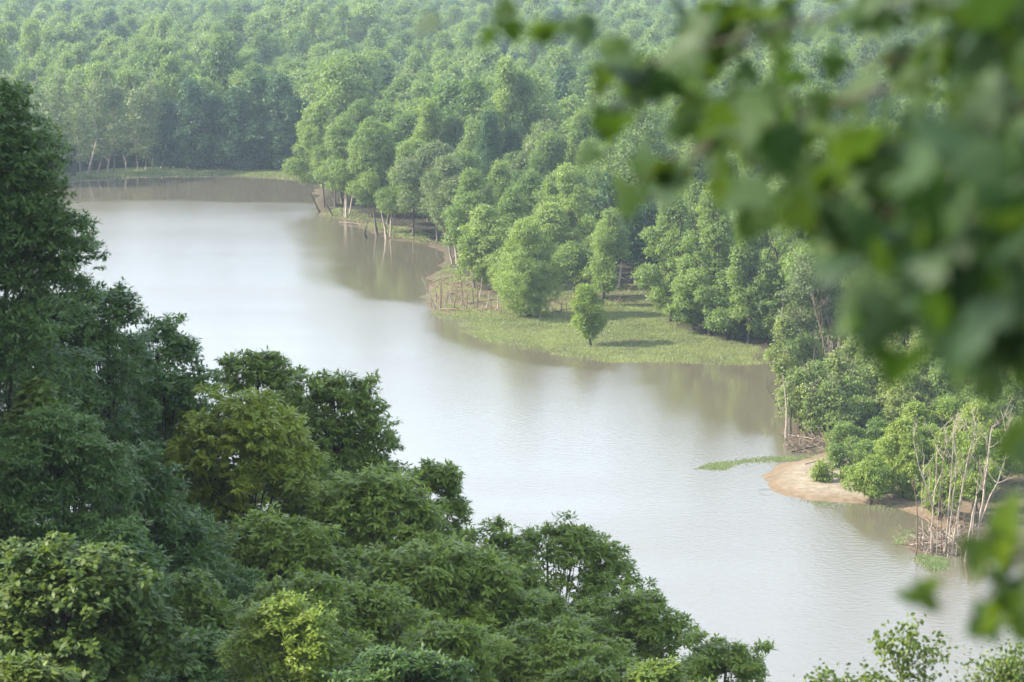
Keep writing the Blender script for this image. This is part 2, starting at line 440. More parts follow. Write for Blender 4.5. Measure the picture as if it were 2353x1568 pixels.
nt.links.new(rg.outputs[0], p.inputs['Roughness']); nt.links.new(bp.outputs[0], p.inputs['Normal'])
nt.links.new(p.outputs[0], out.inputs[0])
wme = mesh_from('water', np.stack([WX, WY, np.zeros(WX.shape)], -1).reshape(-1, 3), [wq], [wm], attrs={'ripple': rip.ravel(), 'patch': patch.ravel()}, smooth=True)
tag(obj('water', wme), 'wide brown river with a pale sky sheen curving past the bank', 'water', kind='structure')

# ------------------------------------------------------------------ grass and water weed
def in_poly_pts(rng, poly, n):
    P = np.array(poly); lo = P.min(0); hi = P.max(0)
    out_ = []
    while sum(len(o) for o in out_) < n:
        q = rng.uniform(lo, hi, (n * 2, 2))
        out_.append(q[sdist(q[:, 0], q[:, 1], poly) > 0])
    return np.concatenate(out_)[:n]

def blades(rng, xy, z, hmin, hmax, w, tint):
    n = len(xy); h = rng.uniform(hmin, hmax, n)
    a = rng.uniform(0, np.pi, n); dx = np.cos(a) * w; dy = np.sin(a) * w
    lean = rng.normal(0, 0.35, (n, 2)) * h[:, None]
    b = np.stack([xy[:, 0], xy[:, 1], z - 0.03], 1)
    V = np.stack([b - np.stack([dx, dy, 0 * dx], 1), b + np.stack([dx, dy, 0 * dx], 1),
                  b + np.stack([lean[:, 0], lean[:, 1], h], 1)], 1).reshape(-1, 3)
    return V, np.arange(3 * n).reshape(n, 3), np.repeat(np.clip(tint, 0, 1), 3)

def grass_patch(name, seed, px, n, hmin, hmax, w, mat, label, cat='grass', thin=None, edge=2.5, tbias=0.5):
    rng = np.random.default_rng(seed)
    poly = W2(px); xy = in_poly_pts(rng, poly, n)
    keep = rng.uniform(0, 1, n) < np.clip((sdist(xy[:, 0], xy[:, 1], poly) + vnoise(xy[:, 0], xy[:, 1], 4.0, seed + 3) * edge * .8) / edge, 0.03, 1)
    cl = vnoise(xy[:, 0], xy[:, 1], 5.0, seed) * .6 + vnoise(xy[:, 0], xy[:, 1], 1.7, seed + 1) * .5
    if thin is not None: keep &= rng.uniform(-0.8, 0.8, n) < cl + thin
    xy = xy[keep]; cl = cl[keep]
    z = np.maximum(height(xy[:, 0], xy[:, 1]), 0.0)
    V, Fc, t = blades(rng, xy, z, hmin, hmax, w, tbias + 0.45 * cl + rng.normal(0, 0.12, len(xy)))
    o = obj(name, mesh_from(name, V, [Fc], [M[mat]], attrs={'tint': t}))
    return tag(o, label, cat, kind='stuff')

grass_patch('marsh_grass', 41, [(1010, 690), (985, 715), (1030, 750), (1120, 788), (1250, 815), (1400, 833), (1560, 837), (1700, 840), (1770, 836),
    (1745, 800), (1640, 782), (1560, 760), (1530, 705), (1400, 700), (1290, 700), (1150, 725)], 150000, 0.08, 0.30, 0.042, 'grass',
    'yellow-green flooded grass fringing the low point below the round willow bush', thin=0.38)
grass_patch('marsh_grass', 43, [(1025, 600), (1000, 640), (985, 690), (1010, 720), (1150, 730), (1400, 705), (1520, 705), (1505, 660), (1400, 655), (1290, 660), (1150, 690), (1075, 640)],
    75000, 0.08, 0.26, 0.042, 'grass', 'patchy grass among dead stakes on the muddy point', thin=0.08)
grass_patch('bank_grass', 45, [(60, 424), (140, 420), (250, 411), (400, 403), (560, 405), (700, 414), (745, 421), (745, 402), (560, 388), (300, 390), (150, 402)],
    60000, 0.15, 0.5, 0.11, 'grass', 'thin light green grass strip along the far bank', edge=3.0, thin=0.6)
grass_patch('shore_grass', 47, [(760, 480), (735, 494), (800, 506), (850, 533), (905, 552), (1000, 562), (1040, 570), (1000, 545), (900, 520), (830, 490)],
    14000, 0.1, 0.4, 0.08, 'grass', 'green grass on the shore under the leaning far trunks', thin=0.3)
grass_patch('water_weed', 49, [(1590, 1078), (1640, 1060), (1740, 1048), (1830, 1045), (1900, 1048), (1800, 1062), (1720, 1072), (1660, 1082)],
    26000, 0.04, 0.16, 0.06, 'scum', 'green floating weed drifting off the sandbar tip', 'water weed', thin=0.0)
grass_patch('water_weed', 51, [(1810, 1146), (1900, 1152), (2060, 1160), (2110, 1180), (2080, 1192), (1980, 1172), (1880, 1162)],
    9000, 0.05, 0.2, 0.05, 'scum', 'green weed fringe under the sandbar edge', 'water weed', thin=0.1)
grass_patch('water_weed', 53, [(2040, 1225), (2070, 1205), (2110, 1200), (2100, 1240), (2060, 1255)],
    6000, 0.05, 0.22, 0.045, 'scum', 'pale green weed beside the bare dead trunks', 'water weed', thin=0.0)
grass_patch('water_weed', 55, [(2090, 1282), (2120, 1275), (2180, 1282), (2195, 1300), (2170, 1318), (2120, 1312)],
    9000, 0.10, 0.34, 0.04, 'scum', 'green weed mat at the foot of the bare dead trunks', 'water weed', thin=0.6, edge=0.8)

# ------------------------------------------------------------------ shore trees set out one by one
OCC = []                       # (x, y, r) taken ground for the forest fill
def shore_tree(seed, bx, by, ty, wpx, mat, label, bark='bark', name='broadleaf_tree', cat='tree', group=None, cx=None, q=1.0, **kw):
    P = at(bx, by, 0.1); s = ppm(P)
    h = (by - ty) / s / CP; w = wpx / s
    z = max(gz(P[0], P[1]), -0.1)
    lean = (((cx if cx is not None else bx) - bx) / s, 0)
    L = kw.pop('L', 2.6 / s * 2.3)
    lobe = kw.get('lobe', 0.30)
    tm, cm = make_tree(seed, h, w, mat, bark, lean=lean, L=L, Wd=kw.pop('Wd', L * 0.62), spray=kw.pop('spray', max(0.18, L * .8)),
                       nspray=int(kw.pop('nspray', 34) * q), **kw)
    OCC.append((P[0], P[1], 0.32 * w))
    return put_tree(name, (P[0], P[1], z - 0.05), tm, cm, label, cat, group)

ST = shore_tree
# far left bank: thin, pale stemmed trees
g = 'thin pale-stemmed trees on the far left bank'
for i, (bx, by, ty, w, cx, lb) in enumerate([
    (35, 428, 175, 95, 20, 'thin grey-green tree on the far bank at the edge of the dark left tree'),
    (95, 422, 185, 90, 88, 'thin olive tree on the far bank just right of the dark left tree'),
    (132, 417, 170, 85, 140, 'olive tree with bare pale stem where the far bank grass begins'),
    (185, 412, 195, 90, 180, 'thin olive tree above the dark broken stub on the far bank'),
    (207, 404, 180, 100, 232, 'olive tree on two leaning pale trunks on the far bank'),
    (262, 402, 190, 100, 268, 'sparse grey-green tree right of the two leaning pale trunks'),
    (318, 396, 205, 95, 312, 'sparse olive tree between leaning pale trunks and dark woods'),
    (352, 394, 185, 90, 350, 'olive-green tree at the left edge of the dark far woods')]):
    ST(100 + i, bx, by, ty, w, 'olive', lb, bark='greybark', group=g, cx=cx, cb=0.16, nl=17, lobe=0.34, nspray=15, nleaf=11, bare=6, r0=0.16, L=0.62, dens=.7)
# dark far woods, their shade put into the leaf colour
g = 'dark trees lining the far bank'
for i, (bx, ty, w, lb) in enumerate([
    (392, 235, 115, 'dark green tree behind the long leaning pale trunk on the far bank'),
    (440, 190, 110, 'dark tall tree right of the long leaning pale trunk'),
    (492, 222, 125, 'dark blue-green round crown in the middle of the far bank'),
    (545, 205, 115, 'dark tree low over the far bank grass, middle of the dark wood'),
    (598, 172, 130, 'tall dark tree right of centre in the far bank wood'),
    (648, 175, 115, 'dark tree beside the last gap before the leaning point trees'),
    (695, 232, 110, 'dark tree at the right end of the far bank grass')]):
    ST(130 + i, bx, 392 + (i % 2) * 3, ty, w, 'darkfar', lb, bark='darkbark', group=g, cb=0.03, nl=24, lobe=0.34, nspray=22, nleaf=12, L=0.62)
# point trees, middle left
g = 'shore trees on the middle point'
for i, (bx, by, ty, w, cx, mat, bark, cb, lb) in enumerate([
    (745, 478, 235, 166, 735, 'mid', 'bark', .20, 'tall grey-green tree on the outermost tip left of the point'),
    (792, 500, 262, 160, 790, 'mid', 'greybark', .24, 'green tree on a pale trunk standing at the waterline left of the point'),
    (866, 540, 270, 192, 850, 'mid', 'bark', .24, 'green tree on a grey trunk leaning left over the water'),
    (890, 520, 300, 153, 905, 'forest', 'bark', .25, 'mid green tree just behind the white broken trunk'),
    (950, 548, 320, 179, 950, 'mid', 'bark', .22, 'rounded green tree right of the white broken trunk'),
    (1005, 555, 330, 192, 1000, 'olive', 'bark', .25, 'dull olive tree with bare twigs above the small muddy bay'),
    (1052, 612, 360, 179, 1030, 'olive', 'greybark', .28, 'olive tree on pale stems leaning left at the bay corner'),
    (1085, 640, 395, 153, 1085, 'mid', 'greybark', .25, 'light tree rising just right of the leaning pale stems'),
    (1145, 600, 372, 153, 1150, 'mid', 'bark', .15, 'upright green tree behind the round willow bush, left side'),
    (1225, 625, 392, 140, 1215, 'mid', 'bark', .2, 'pale green tree behind the top of the round willow bush'),
    (1300, 655, 385, 153, 1303, 'willow', 'bark', .16, 'tallest yellow-green tree on the point beside the dark gap'),
    (1262, 668, 470, 128, 1262, 'willow', 'bark', .2, 'light green tree between round willow bush and tallest point tree'),
    (1130, 668, 475, 153, 1115, 'willow', 'greybark', .25, 'pale yellow-green tree left of the round willow bush'),
    (1090, 668, 540, 90, 1085, 'willow', 'greybark', .1, 'low yellow-green tree at the stake field edge, left of the willow bush'),
    (1180, 655, 430, 130, 1178, 'mid', 'bark', .08, 'leafy green tree directly behind the round willow bush'),
    (1275, 640, 400, 130, 1270, 'mid', 'bark', .08, 'leafy green tree just left of the tallest point tree'),
    (1335, 640, 430, 110, 1335, 'mid', 'bark', .08, 'leafy green tree just right of the tallest point tree'),
    (1110, 610, 420, 140, 1108, 'forest', 'bark', .08, 'leafy green tree behind the pale tree left of the willow bush'),
    (1060, 575, 350, 150, 1065, 'forest', 'bark', .08, 'broad green tree at the back of the muddy bay'),
    (930, 500, 265, 150, 930, 'forest', 'bark', .08, 'broad green tree behind the white broken trunk'),
    (830, 480, 235, 150, 832, 'forest', 'bark', .08, 'broad green tree behind the waterline trunks of the outer tip'),
    (1320, 690, 560, 115, 1312, 'mid', 'bark', .3, 'short green tree at the foot of the tallest point tree')]):
    ST(150 + i, bx, by, ty, w, mat, lb, bark=bark, group=g, cx=cx, cb=cb, nl=17, lobe=0.33, nspray=26, nleaf=13, bare=3 if mat == 'olive' else 1, r0=0.19, L=0.36, Wd=.2)
# named bushes on the clearing
ST(171, 1212, 733, 508, 196, 'willow', 'big round yellow-green willow bush with short dark stems on the marsh', bark='darkbark', name='willow_bush', cat='bush',
   cb=0.02, nl=30, lobe=0.34, nleaf=15, dens=.8, stems=6, r0=0.4, L=0.42, Wd=0.12, droop=0.1, cx=1204, fill=.7, spray=.30, peak=.42)
ST(172, 1382, 706, 480, 98, 'willow', 'columnar willow leaning slightly right, grey twigs at its top', bark='darkbark', name='willow_tree', cb=0.14, nl=20, lobe=0.42,
   nleaf=14, cx=1405, L=0.38, Wd=0.13, droop=0.2, bare=12, fill=.7, spray=.3, peak=.4)
ST(173, 1358, 793, 652, 84, 'bright', 'small lone yellow-green willow on a crooked dark stem in flooded grass', bark='darkbark', name='willow_tree', cb=0.12, nl=22, lobe=0.40,
   nleaf=14, cx=1344, L=0.34, Wd=0.12, droop=0.05, r0=0.15, fill=.75, spray=.26, peak=.4, dens=1.2)
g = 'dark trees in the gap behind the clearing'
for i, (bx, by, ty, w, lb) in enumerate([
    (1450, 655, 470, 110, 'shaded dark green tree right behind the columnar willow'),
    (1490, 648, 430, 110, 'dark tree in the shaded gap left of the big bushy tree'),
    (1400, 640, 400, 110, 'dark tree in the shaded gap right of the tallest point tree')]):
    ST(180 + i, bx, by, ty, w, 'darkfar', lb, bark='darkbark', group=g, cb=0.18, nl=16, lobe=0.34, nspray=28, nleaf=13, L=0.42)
# big bushy trees right of the clearing
g = 'big bushy trees right of the clearing'
for i, (bx, by, ty, w, cx, lb) in enumerate([
    (1545, 745, 452, 170, 1548, 'big light green tree overhanging the clearing, first right of the gap'),
    (1640, 775, 440, 200, 1635, 'broadest bushy tree in the row above the marsh grass'),
    (1720, 792, 520, 150, 1712, 'bushy green tree over dark understems at the water corner'),
    (1590, 765, 590, 150, 1582, 'low bushy tree drooping to the marsh grass'),
    (1680, 783, 620, 130, 1672, 'low leafy tree above the row of dark stems'),
    (1765, 795, 600, 120, 1765, 'green tree where bushy row meets the dead-branch thicket'),
    (1740, 740, 430, 170, 1740, 'tall pale green tree behind the bushy row'),
    (1830, 760, 440, 170, 1830, 'tall green tree behind the dead-branch thicket')]):
    ST(190 + i, bx, by, ty, w, 'mid', lb, group=g, cx=cx, cb=0.07, nl=24, lobe=0.30, nspray=34, nleaf=15, L=0.31, bark='darkbark', stems=2, bare=1)
# thicket with dead branches
g = 'leafy trees of the dead-branch thicket'
for i, (bx, by, ty, w, cx, cb, lb) in enumerate([
    (1840, 990, 850, 110, 1830, .12, 'leafy tree leaning over the water behind the white dead trunk'),
    (1890, 985, 830, 130, 1870, .08, 'grey-green tree with leaning stems in the thicket by the bay'),
    (1950, 975, 810, 150, 1920, .06, 'olive leafy tree amid leaning dead branches, mid thicket'),
    (2020, 950, 790, 160, 2000, .06, 'pale olive tree at the right of the dead-branch thicket'),
    (1800, 905, 720, 90, 1800, .1, 'small leafy tree at the bay corner of the thicket'),
    (2090, 930, 640, 160, 2080, .15, 'light green tree partly behind the hanging maple leaves'),
    (2060, 985, 790, 140, 2050, .04, 'round leafy tree between the thicket poles and the feathery willow'),
    (2140, 960, 700, 170, 2140, .04, 'leafy tree in the thicket under the lowest maple leaves'),
    (2230, 965, 720, 160, 2230, .04, 'leafy tree behind the green row, under the right maple leaves'),
    (2320, 970, 730, 160, 2320, .04, 'leafy tree at the right edge behind the green row'),
    (1925, 1000, 880, 110, 1905, .04, 'low leafy tree just left of the feathery willow'),
    (1870, 1000, 900, 80, 1868, .04, 'low bush at the water right of the white dead trunk'),
    (1980, 900, 770, 150, 1975, .1, 'pale tree behind the middle of the thicket poles'),
    (1870, 900, 770, 110, 1850, .1, 'twiggy olive tree at the back of the thicket')]):
    ST(210 + i, bx, by, ty, w, 'thicket', lb, group=g, cx=cx, cb=cb, nl=18, lobe=0.33, nspray=20, nleaf=13, L=0.30, bark='bark', bare=14, stems=3, dens=.95)
g = 'leafy trees right of the sandbar'
for i, (bx, by, ty, w, cx, cb, mat, lb) in enumerate([
    (2110, 1075, 930, 130, 2105, .05, 'bright', 'bright bushy tree on the back of the sandbar'),
    (2180, 1075, 925, 120, 2180, .05, 'bright', 'bright bushy tree behind the three parallel trunks'),
    (2245, 1085, 930, 120, 2245, .05, 'bright', 'yellow-green bushy tree behind the tallest bare trunk'),
    (2335, 1090, 960, 110, 2330, .05, 'mid', 'green bushy tree at the right edge of the inlet'),
    (2050, 1100, 1010, 90, 2045, .04, 'bright', 'bright low tree between the dark-stemmed tree and the bare trunks'),
    (2150, 1185, 1095, 70, 2150, .03, 'bright', 'low green shrub at the foot of the parallel trunks'),
    (1975, 1128, 1075, 70, 1972, .02, 'bright', 'leafy shrub on the sand just left of the dark-stemmed tree'),
    (2168, 1196, 985, 105, 2160, .1, 'bright', 'light green tree close behind the three parallel trunks'),
    (2242, 1172, 965, 110, 2245, .12, 'bright', 'light green tree close behind the tallest bare tree'),
    (2045, 1142, 1075, 70, 2045, .02, 'bright', 'leafy shrub on the sand just right of the dark-stemmed tree'),
    (2095, 1152, 1070, 75, 2092, .02, 'bright', 'leafy shrub at the foot of the bright sandbar tree'),
    (2205, 1150, 1085, 70, 2205, .02, 'bright', 'leafy shrub on the sand behind the tallest bare trunk'),
    (2250, 1140, 1060, 80, 2250, .02, 'mid', 'leafy shrub on the sand at the inlet'),
    (2120, 1118, 1010, 100, 2118, .02, 'bright', 'bushy light green tree close behind the forked dead tree'),
    (1920, 1085, 1030, 70, 1920, .02, 'mid', 'low green bush where the sand meets the woods'),
    (1985, 1085, 1020, 90, 1985, .02, 'mid', 'green bush behind the brownish sandbar shrub'),
    (1995, 985, 868, 120, 1950, .1, 'willow', 'feathery willow on a dark leaning stem behind the sandbar'),
    (2085, 1000, 850, 130, 2085, .1, 'thicket', 'rounded light green tree behind the sandbar shrubs'),
    (2170, 1000, 830, 140, 2170, .08, 'mid', 'green tree behind the bare dead trunks, middle of the row'),
    (2262, 1010, 820, 140, 2262, .08, 'mid', 'green tree behind the tallest bare trunk'),
    (2345, 1020, 830, 140, 2345, .08, 'mid', 'dark green tree at the right edge behind the inlet'),
    (1945, 1052, 972, 100, 1942, .05, 'mid', 'low green bush at the left root of the sandbar'),
    (2020, 1050, 960, 90, 2015, .05, 'mid', 'leafy bush between sandbar and feathery willow'),
    (2075, 1135, 968, 130, 2075, .12, 'bright', 'bright yellow-green tree on the sandbar, left of the bare trunks'),
    (2140, 1130, 985, 110, 2135, .1, 'bright', 'bright green tree right behind the bare dead trunks'),
    (2205, 1110, 965, 120, 2215, .15, 'bright', 'yellow-green tree behind the tallest bare trunk on sand'),
    (2290, 1110, 985, 110, 2292, .12, 'bright', 'bright leafy tree leaning toward the inlet'),
    (2000, 1157, 1042, 105, 2005, .2, 'bright', 'small green tree on a dark stem at the sandbar edge'),
    (1888, 1117, 1070, 66, 1888, .0, 'bright', 'low leafy shrub alone on the open sand'),
    (1950, 1112, 1082, 50, 1948, .0, 'bright', 'small brownish green shrub on sand beside the dark-stemmed tree')]):
    ST(230 + i, bx, by, ty, w, mat, lb, name='shrub' if ('shrub' in lb or 'bush' in lb) else 'broadleaf_tree',
       cat='shrub' if ('shrub' in lb or 'bush' in lb) else 'tree', group=g, cx=cx, cb=cb, nl=15, lobe=0.36,
       nspray=34, nleaf=14, L=0.24, Wd=0.14, bark='darkbark', stems=1 if cb > .15 else 3, bare=1, r0=0.17)

# ------------------------------------------------------------------ dead wood
def stick_pts(px):             # list of photo points, first on the ground; the others at the same distance
    B = at(px[0][0], px[0][1], 0.0); B[2] = max(gz(B[0], B[1]), -0.1) - 0.1
    return [B] + [at_y(x, y, B[1]) for x, y in px[1:]], ppm(B)

def smooth_pts(pts, k, rng, wob):
    pts = np.array(pts); t = np.linspace(0, len(pts) - 1, k); i = np.minimum(t.astype(int), len(pts) - 2); f = (t - i)[:, None]
    p = pts[i] * (1 - f) + pts[i + 1] * f
    w = rng.normal(0, wob, p.shape); w[0] = 0; w[:, 2] = 0
    return p + w

def dead_tree(seed, px, d, mat, label, name='dead_tree', cat='dead tree', group=None, nb=0, blen=1.0, forks=(), up=1.0):
    """trunk through photo points; forks are further polylines; nb random twigs"""
    rng = np.random.default_rng(seed)
    pts, s = stick_pts(px); B = pts[0].copy()
    k = max(6, 3 * len(pts)); P = smooth_pts(pts, k, rng, min(d, .2) * .12) - B
    P[:, 1] += np.linspace(0, rng.normal(0, .6), k)
    r = np.linspace(d / 2, d / 7, k); r[0] *= 1.25
    e = empty(name, tuple(B), label, cat, group)
    T = Tubes(); T.add(P, r, 7)
    if nb or forks:
        tw = [(P, T)]
        for fk in forks:
            q = np.array([at_y(x, y, B[1]) for x, y in fk]) - B
            j = np.argmin(np.linalg.norm(P - q[0], axis=1)); q[0] = P[j]
            q = smooth_pts(q, 7, rng, .05); q[0] = P[j]; q[:, 1] += np.linspace(0, rng.normal(0, .8), 7)
            T2 = Tubes(); T2.add(q, np.linspace(r[j] * .7, r[j] * .2, 7), 5); tw.append((q, T2))
        for b in range(nb):
            c, TT = tw[rng.integers(len(tw))]; j = rng.integers(len(c) // 2, len(c))
            a = c[j]; ln = blen * rng.uniform(.4, 1)
            dr = np.array([rng.normal(0, .5), rng.normal(0, .5), up * rng.uniform(.5, 1.1)]); dr /= np.linalg.norm(dr)
            m = a + dr * ln
            TT.add(curve(a, m, (0, 0, -.04 * ln), 5, rng, .03 * ln), np.linspace(d * .16, d * .05, 5), 4)
            for _ in range(2):
                m2 = m + np.array([rng.normal(0, .3), rng.normal(0, .3), rng.uniform(.1, .5) * up]) * ln * .6
                TT.add(curve(a + (m - a) * .6, m2, (0, 0, 0), 4, rng, .03), np.linspace(d * .09, d * .03, 4), 4)
        for c, TT in tw[1:]: obj('limb', TT.mesh('limb', M[mat]), e)
    obj('trunk', T.mesh('trunk', M[mat]), e)
    return e

D = dead_tree
g = 'bare dead trunks at the tip of the spit'
D(301, [(2104, 1276), (2108, 1240), (2104, 1160), (2098, 1110)], 0.202, 'brownwood', 'short brown dead trunk at the left of the bare trunks, weedy foot', group=g, nb=6, blen=1.6, forks=[[(2106, 1210), (2128, 1150), (2135, 1110)]])
D(302, [(2140, 1273), (2139, 1220), (2144, 1172), (2125, 1110), (2106, 1060), (2096, 1000)], 0.202, 'palebark', 'tall pale forked dead tree, left of the three parallel trunks', group=g, nb=14, blen=2.4,
  forks=[[(2144, 1172), (2152, 1110), (2155, 1050), (2162, 990)], [(2148, 1140), (2166, 1080), (2172, 1035), (2178, 1010)], [(2120, 1098), (2122, 1050), (2118, 1010)]])
D(303, [(2170, 1276), (2178, 1200), (2184, 1110), (2192, 1010), (2195, 965)], 0.178, 'palebark', 'leftmost of three parallel pale dead trunks', group=g, nb=10, blen=2.0)
D(304, [(2178, 1277), (2184, 1200), (2196, 1110), (2198, 1040), (2192, 985)], 0.154, 'palebark', 'middle one of three parallel pale dead trunks', group=g, nb=8, blen=2.0)
D(305, [(2186, 1277), (2200, 1190), (2214, 1110), (2228, 1040), (2244, 980)], 0.178, 'palebark', 'right-leaning one of three parallel pale dead trunks', group=g, nb=12, blen=2.4, forks=[[(2212, 1120), (2228, 1070), (2246, 1010)]])
D(306, [(2219, 1291), (2228, 1230), (2236, 1180), (2245, 1140)], 0.309, 'palebark', 'thick broken dead stub standing in the water', name='dead_stub', group=g)
D(307, [(2238, 1291), (2250, 1215), (2262, 1130), (2274, 1040), (2282, 985)], 0.261, 'palebark', 'tallest and rightmost bare dead tree with twiggy top', group=g, nb=18, blen=2.6,
  forks=[[(2252, 1200), (2275, 1140), (2300, 1080), (2312, 1040)], [(2274, 1040), (2294, 1010), (2308, 985)]])
for i, (x0, y0, x1, y1, d, m, lb) in enumerate([
    (2124, 1272, 2118, 1120, .10, 'palebark', 'thin pale pole between the short brown trunk and the forked tree'),
    (2152, 1274, 2160, 1080, .09, 'palebark', 'thin pale pole just right of the forked tree'),
    (2162, 1276, 2170, 1040, .10, 'brownwood', 'thin brown pole just left of the parallel trunks'),
    (2196, 1278, 2216, 1090, .09, 'palebark', 'thin pale pole just right of the parallel trunks'),
    (2208, 1284, 2214, 1180, .12, 'brownwood', 'short brown pole left of the thick broken stub'),
    (2230, 1286, 2252, 1090, .11, 'palebark', 'thin pale pole between the thick stub and the tallest bare tree')]):
    D(311 + i, [(x0, y0), ((x0 + x1) / 2 - 2, (y0 + y1) / 2), (x1, y1)], d, m, lb, name='dead_pole', group=g, nb=5, blen=1.5)
D(308, [(2112, 1268), (2116, 1230), (2124, 1200)], 0.143, 'brownwood', 'thin brown stub amid the debris of the bare trunks', name='dead_stub', group=g)
def log(seed, a, b, d, mat, label, name='driftwood_log', group=None, z=.12, cat='log', twigs=0):
    rng = np.random.default_rng(seed)
    A = at(*a); Bp = at(*b); A[2] = max(gz(A[0], A[1]), 0) + z; Bp[2] = max(gz(Bp[0], Bp[1]), 0) + z * 1.6
    T = Tubes(); c = curve(A, Bp, (0, 0, .08), 7, rng, .05) - A
    T.add(c, np.linspace(d / 2, d / 4, 7), 6)
    for _ in range(twigs):
        j = rng.integers(2, 7); q = c[j] + np.array([rng.normal(0, .8), rng.normal(0, .8), rng.uniform(.1, .9)])
        T.add(curve(c[j], q, (0, 0, 0), 4, rng, .03), np.linspace(d * .2, d * .06, 4), 4)
    o = obj(name, T.mesh(name, M[mat]), loc=tuple(A))
    return tag(o, label, cat, group)
g = 'driftwood logs'
for i, (a, b, d, m, lb, tw) in enumerate([
    ((2092, 1258), (2150, 1262), .12, 'palebark', 'short pale log among the bare trunks, left end of the debris', 2),
    ((2150, 1262), (2215, 1228), .14, 'palebark', 'pale log slanting across the debris beside the thick stub', 3),
    ((2160, 1232), (2205, 1262), .12, 'palebark', 'pale log crossing the slanting one by the thick stub', 3),
    ((2118, 1242), (2170, 1268), .10, 'brownwood', 'brown branch lying between forked tree and parallel trunks', 2),
    ((2165, 1250), (2218, 1272), .16, 'brownwood', 'brown root log at the foot of the thick stub', 4),
    ((2195, 1196), (2265, 1192), .10, 'brownwood', 'thin brown log lying behind the tallest bare tree', 4),
    ((1820, 1041), (1900, 1028), .16, 'darkbark', 'dark half-sunk log at the left root of the sandbar', 5),
    ((1812, 1003), (1890, 1022), .10, 'palebark', 'pale fallen pole beside the white dead trunk', 3),
    ((1850, 1080), (1920, 1070), .12, 'brownwood', 'weathered branch on the sand behind the open shrub', 2),
    ((1745, 1130), (1775, 1133), .05, 'darkbark', 'thin dark stick in the water at the sandbar tip', 0),
    ((985, 655), (1040, 642), .22, 'palebark', 'pale driftwood log at the left edge of the stake field', 3),
    ((1010, 714), (1075, 722), .20, 'brownwood', 'brown driftwood log below the dead stakes', 3),
    ((1080, 704), (1150, 696), .18, 'brownwood', 'brown driftwood log left of the round willow bush', 3),
    ((1265, 726), (1330, 716), .20, 'brownwood', 'brown log right behind the round willow bush', 4),
    ((1385, 692), (1480, 686), .22, 'brownwood', 'brown log beyond the columnar willow', 4),
    ((1412, 640), (1448, 655), .28, 'palebark', 'orange-brown fallen trunk in the shaded gap', 2),
    ((1490, 690), (1540, 684), .2, 'brownwood', 'brown branch at the foot of the big bushy tree', 3),
    ((780, 512), (850, 522), .2, 'brownwood', 'brown fallen log on the shore of the outer point', 4),
    ((700, 409), (745, 407), .3, 'palebark', 'pale fallen trunk at the right end of the far grass', 2)]):
    log(330 + i, a, b, d, m, lb, group=g, twigs=tw)
def debris(name, seed, px, n, label):
    rng = np.random.default_rng(seed); T = Tubes()
    for x, y in in_poly_pts(rng, W2(px), n):
        z = max(gz(x, y), 0) + .05; a = rng.uniform(0, 6.28); ln = rng.uniform(.5, 2.4); up = rng.uniform(-.05, .5) if rng.uniform() < .6 else rng.uniform(.5, 1.2)
        p = np.array([x, y, z]); q = p + ln * np.array([math.cos(a), math.sin(a), up]) * .7
        T.add(curve(p, q, (0, 0, .05), 4, rng, .04), np.linspace(.05, .02, 4) * rng.uniform(.7, 1.6), 4)
    tag(obj(name, T.mesh(name, M['brownwood' if seed % 2 else 'palebark'])), label, 'debris', kind='stuff')
debris('debris', 71, [(2085, 1262), (2100, 1230), (2150, 1205), (2240, 1180), (2275, 1195), (2235, 1240), (2230, 1275), (2180, 1284), (2110, 1280)], 150, 'tangle of brown sticks around the bare dead trunks')
debris('debris', 72, [(2100, 1230), (2200, 1210), (2225, 1275), (2120, 1278)], 45, 'bleached broken sticks at the feet of the bare dead trunks')
debris('debris', 73, [(985, 640), (1060, 630), (1150, 690), (1320, 695), (1330, 728), (1150, 730), (1000, 718)], 170, 'brown flood litter of sticks on the muddy point')
debris('debris', 75, [(1370, 650), (1510, 650), (1540, 690), (1380, 705)], 70, 'brown flood litter of sticks in the shaded gap')
debris('debris', 77, [(1800, 1010), (1900, 1000), (1930, 1040), (1830, 1045), (1800, 1030)], 110, 'brown flood litter of sticks at the bay shore')
debris('debris', 79, [(735, 490), (800, 480), (1000, 540), (1010, 565), (900, 550), (850, 530)], 110, 'brown flood litter of sticks on the outer tip')
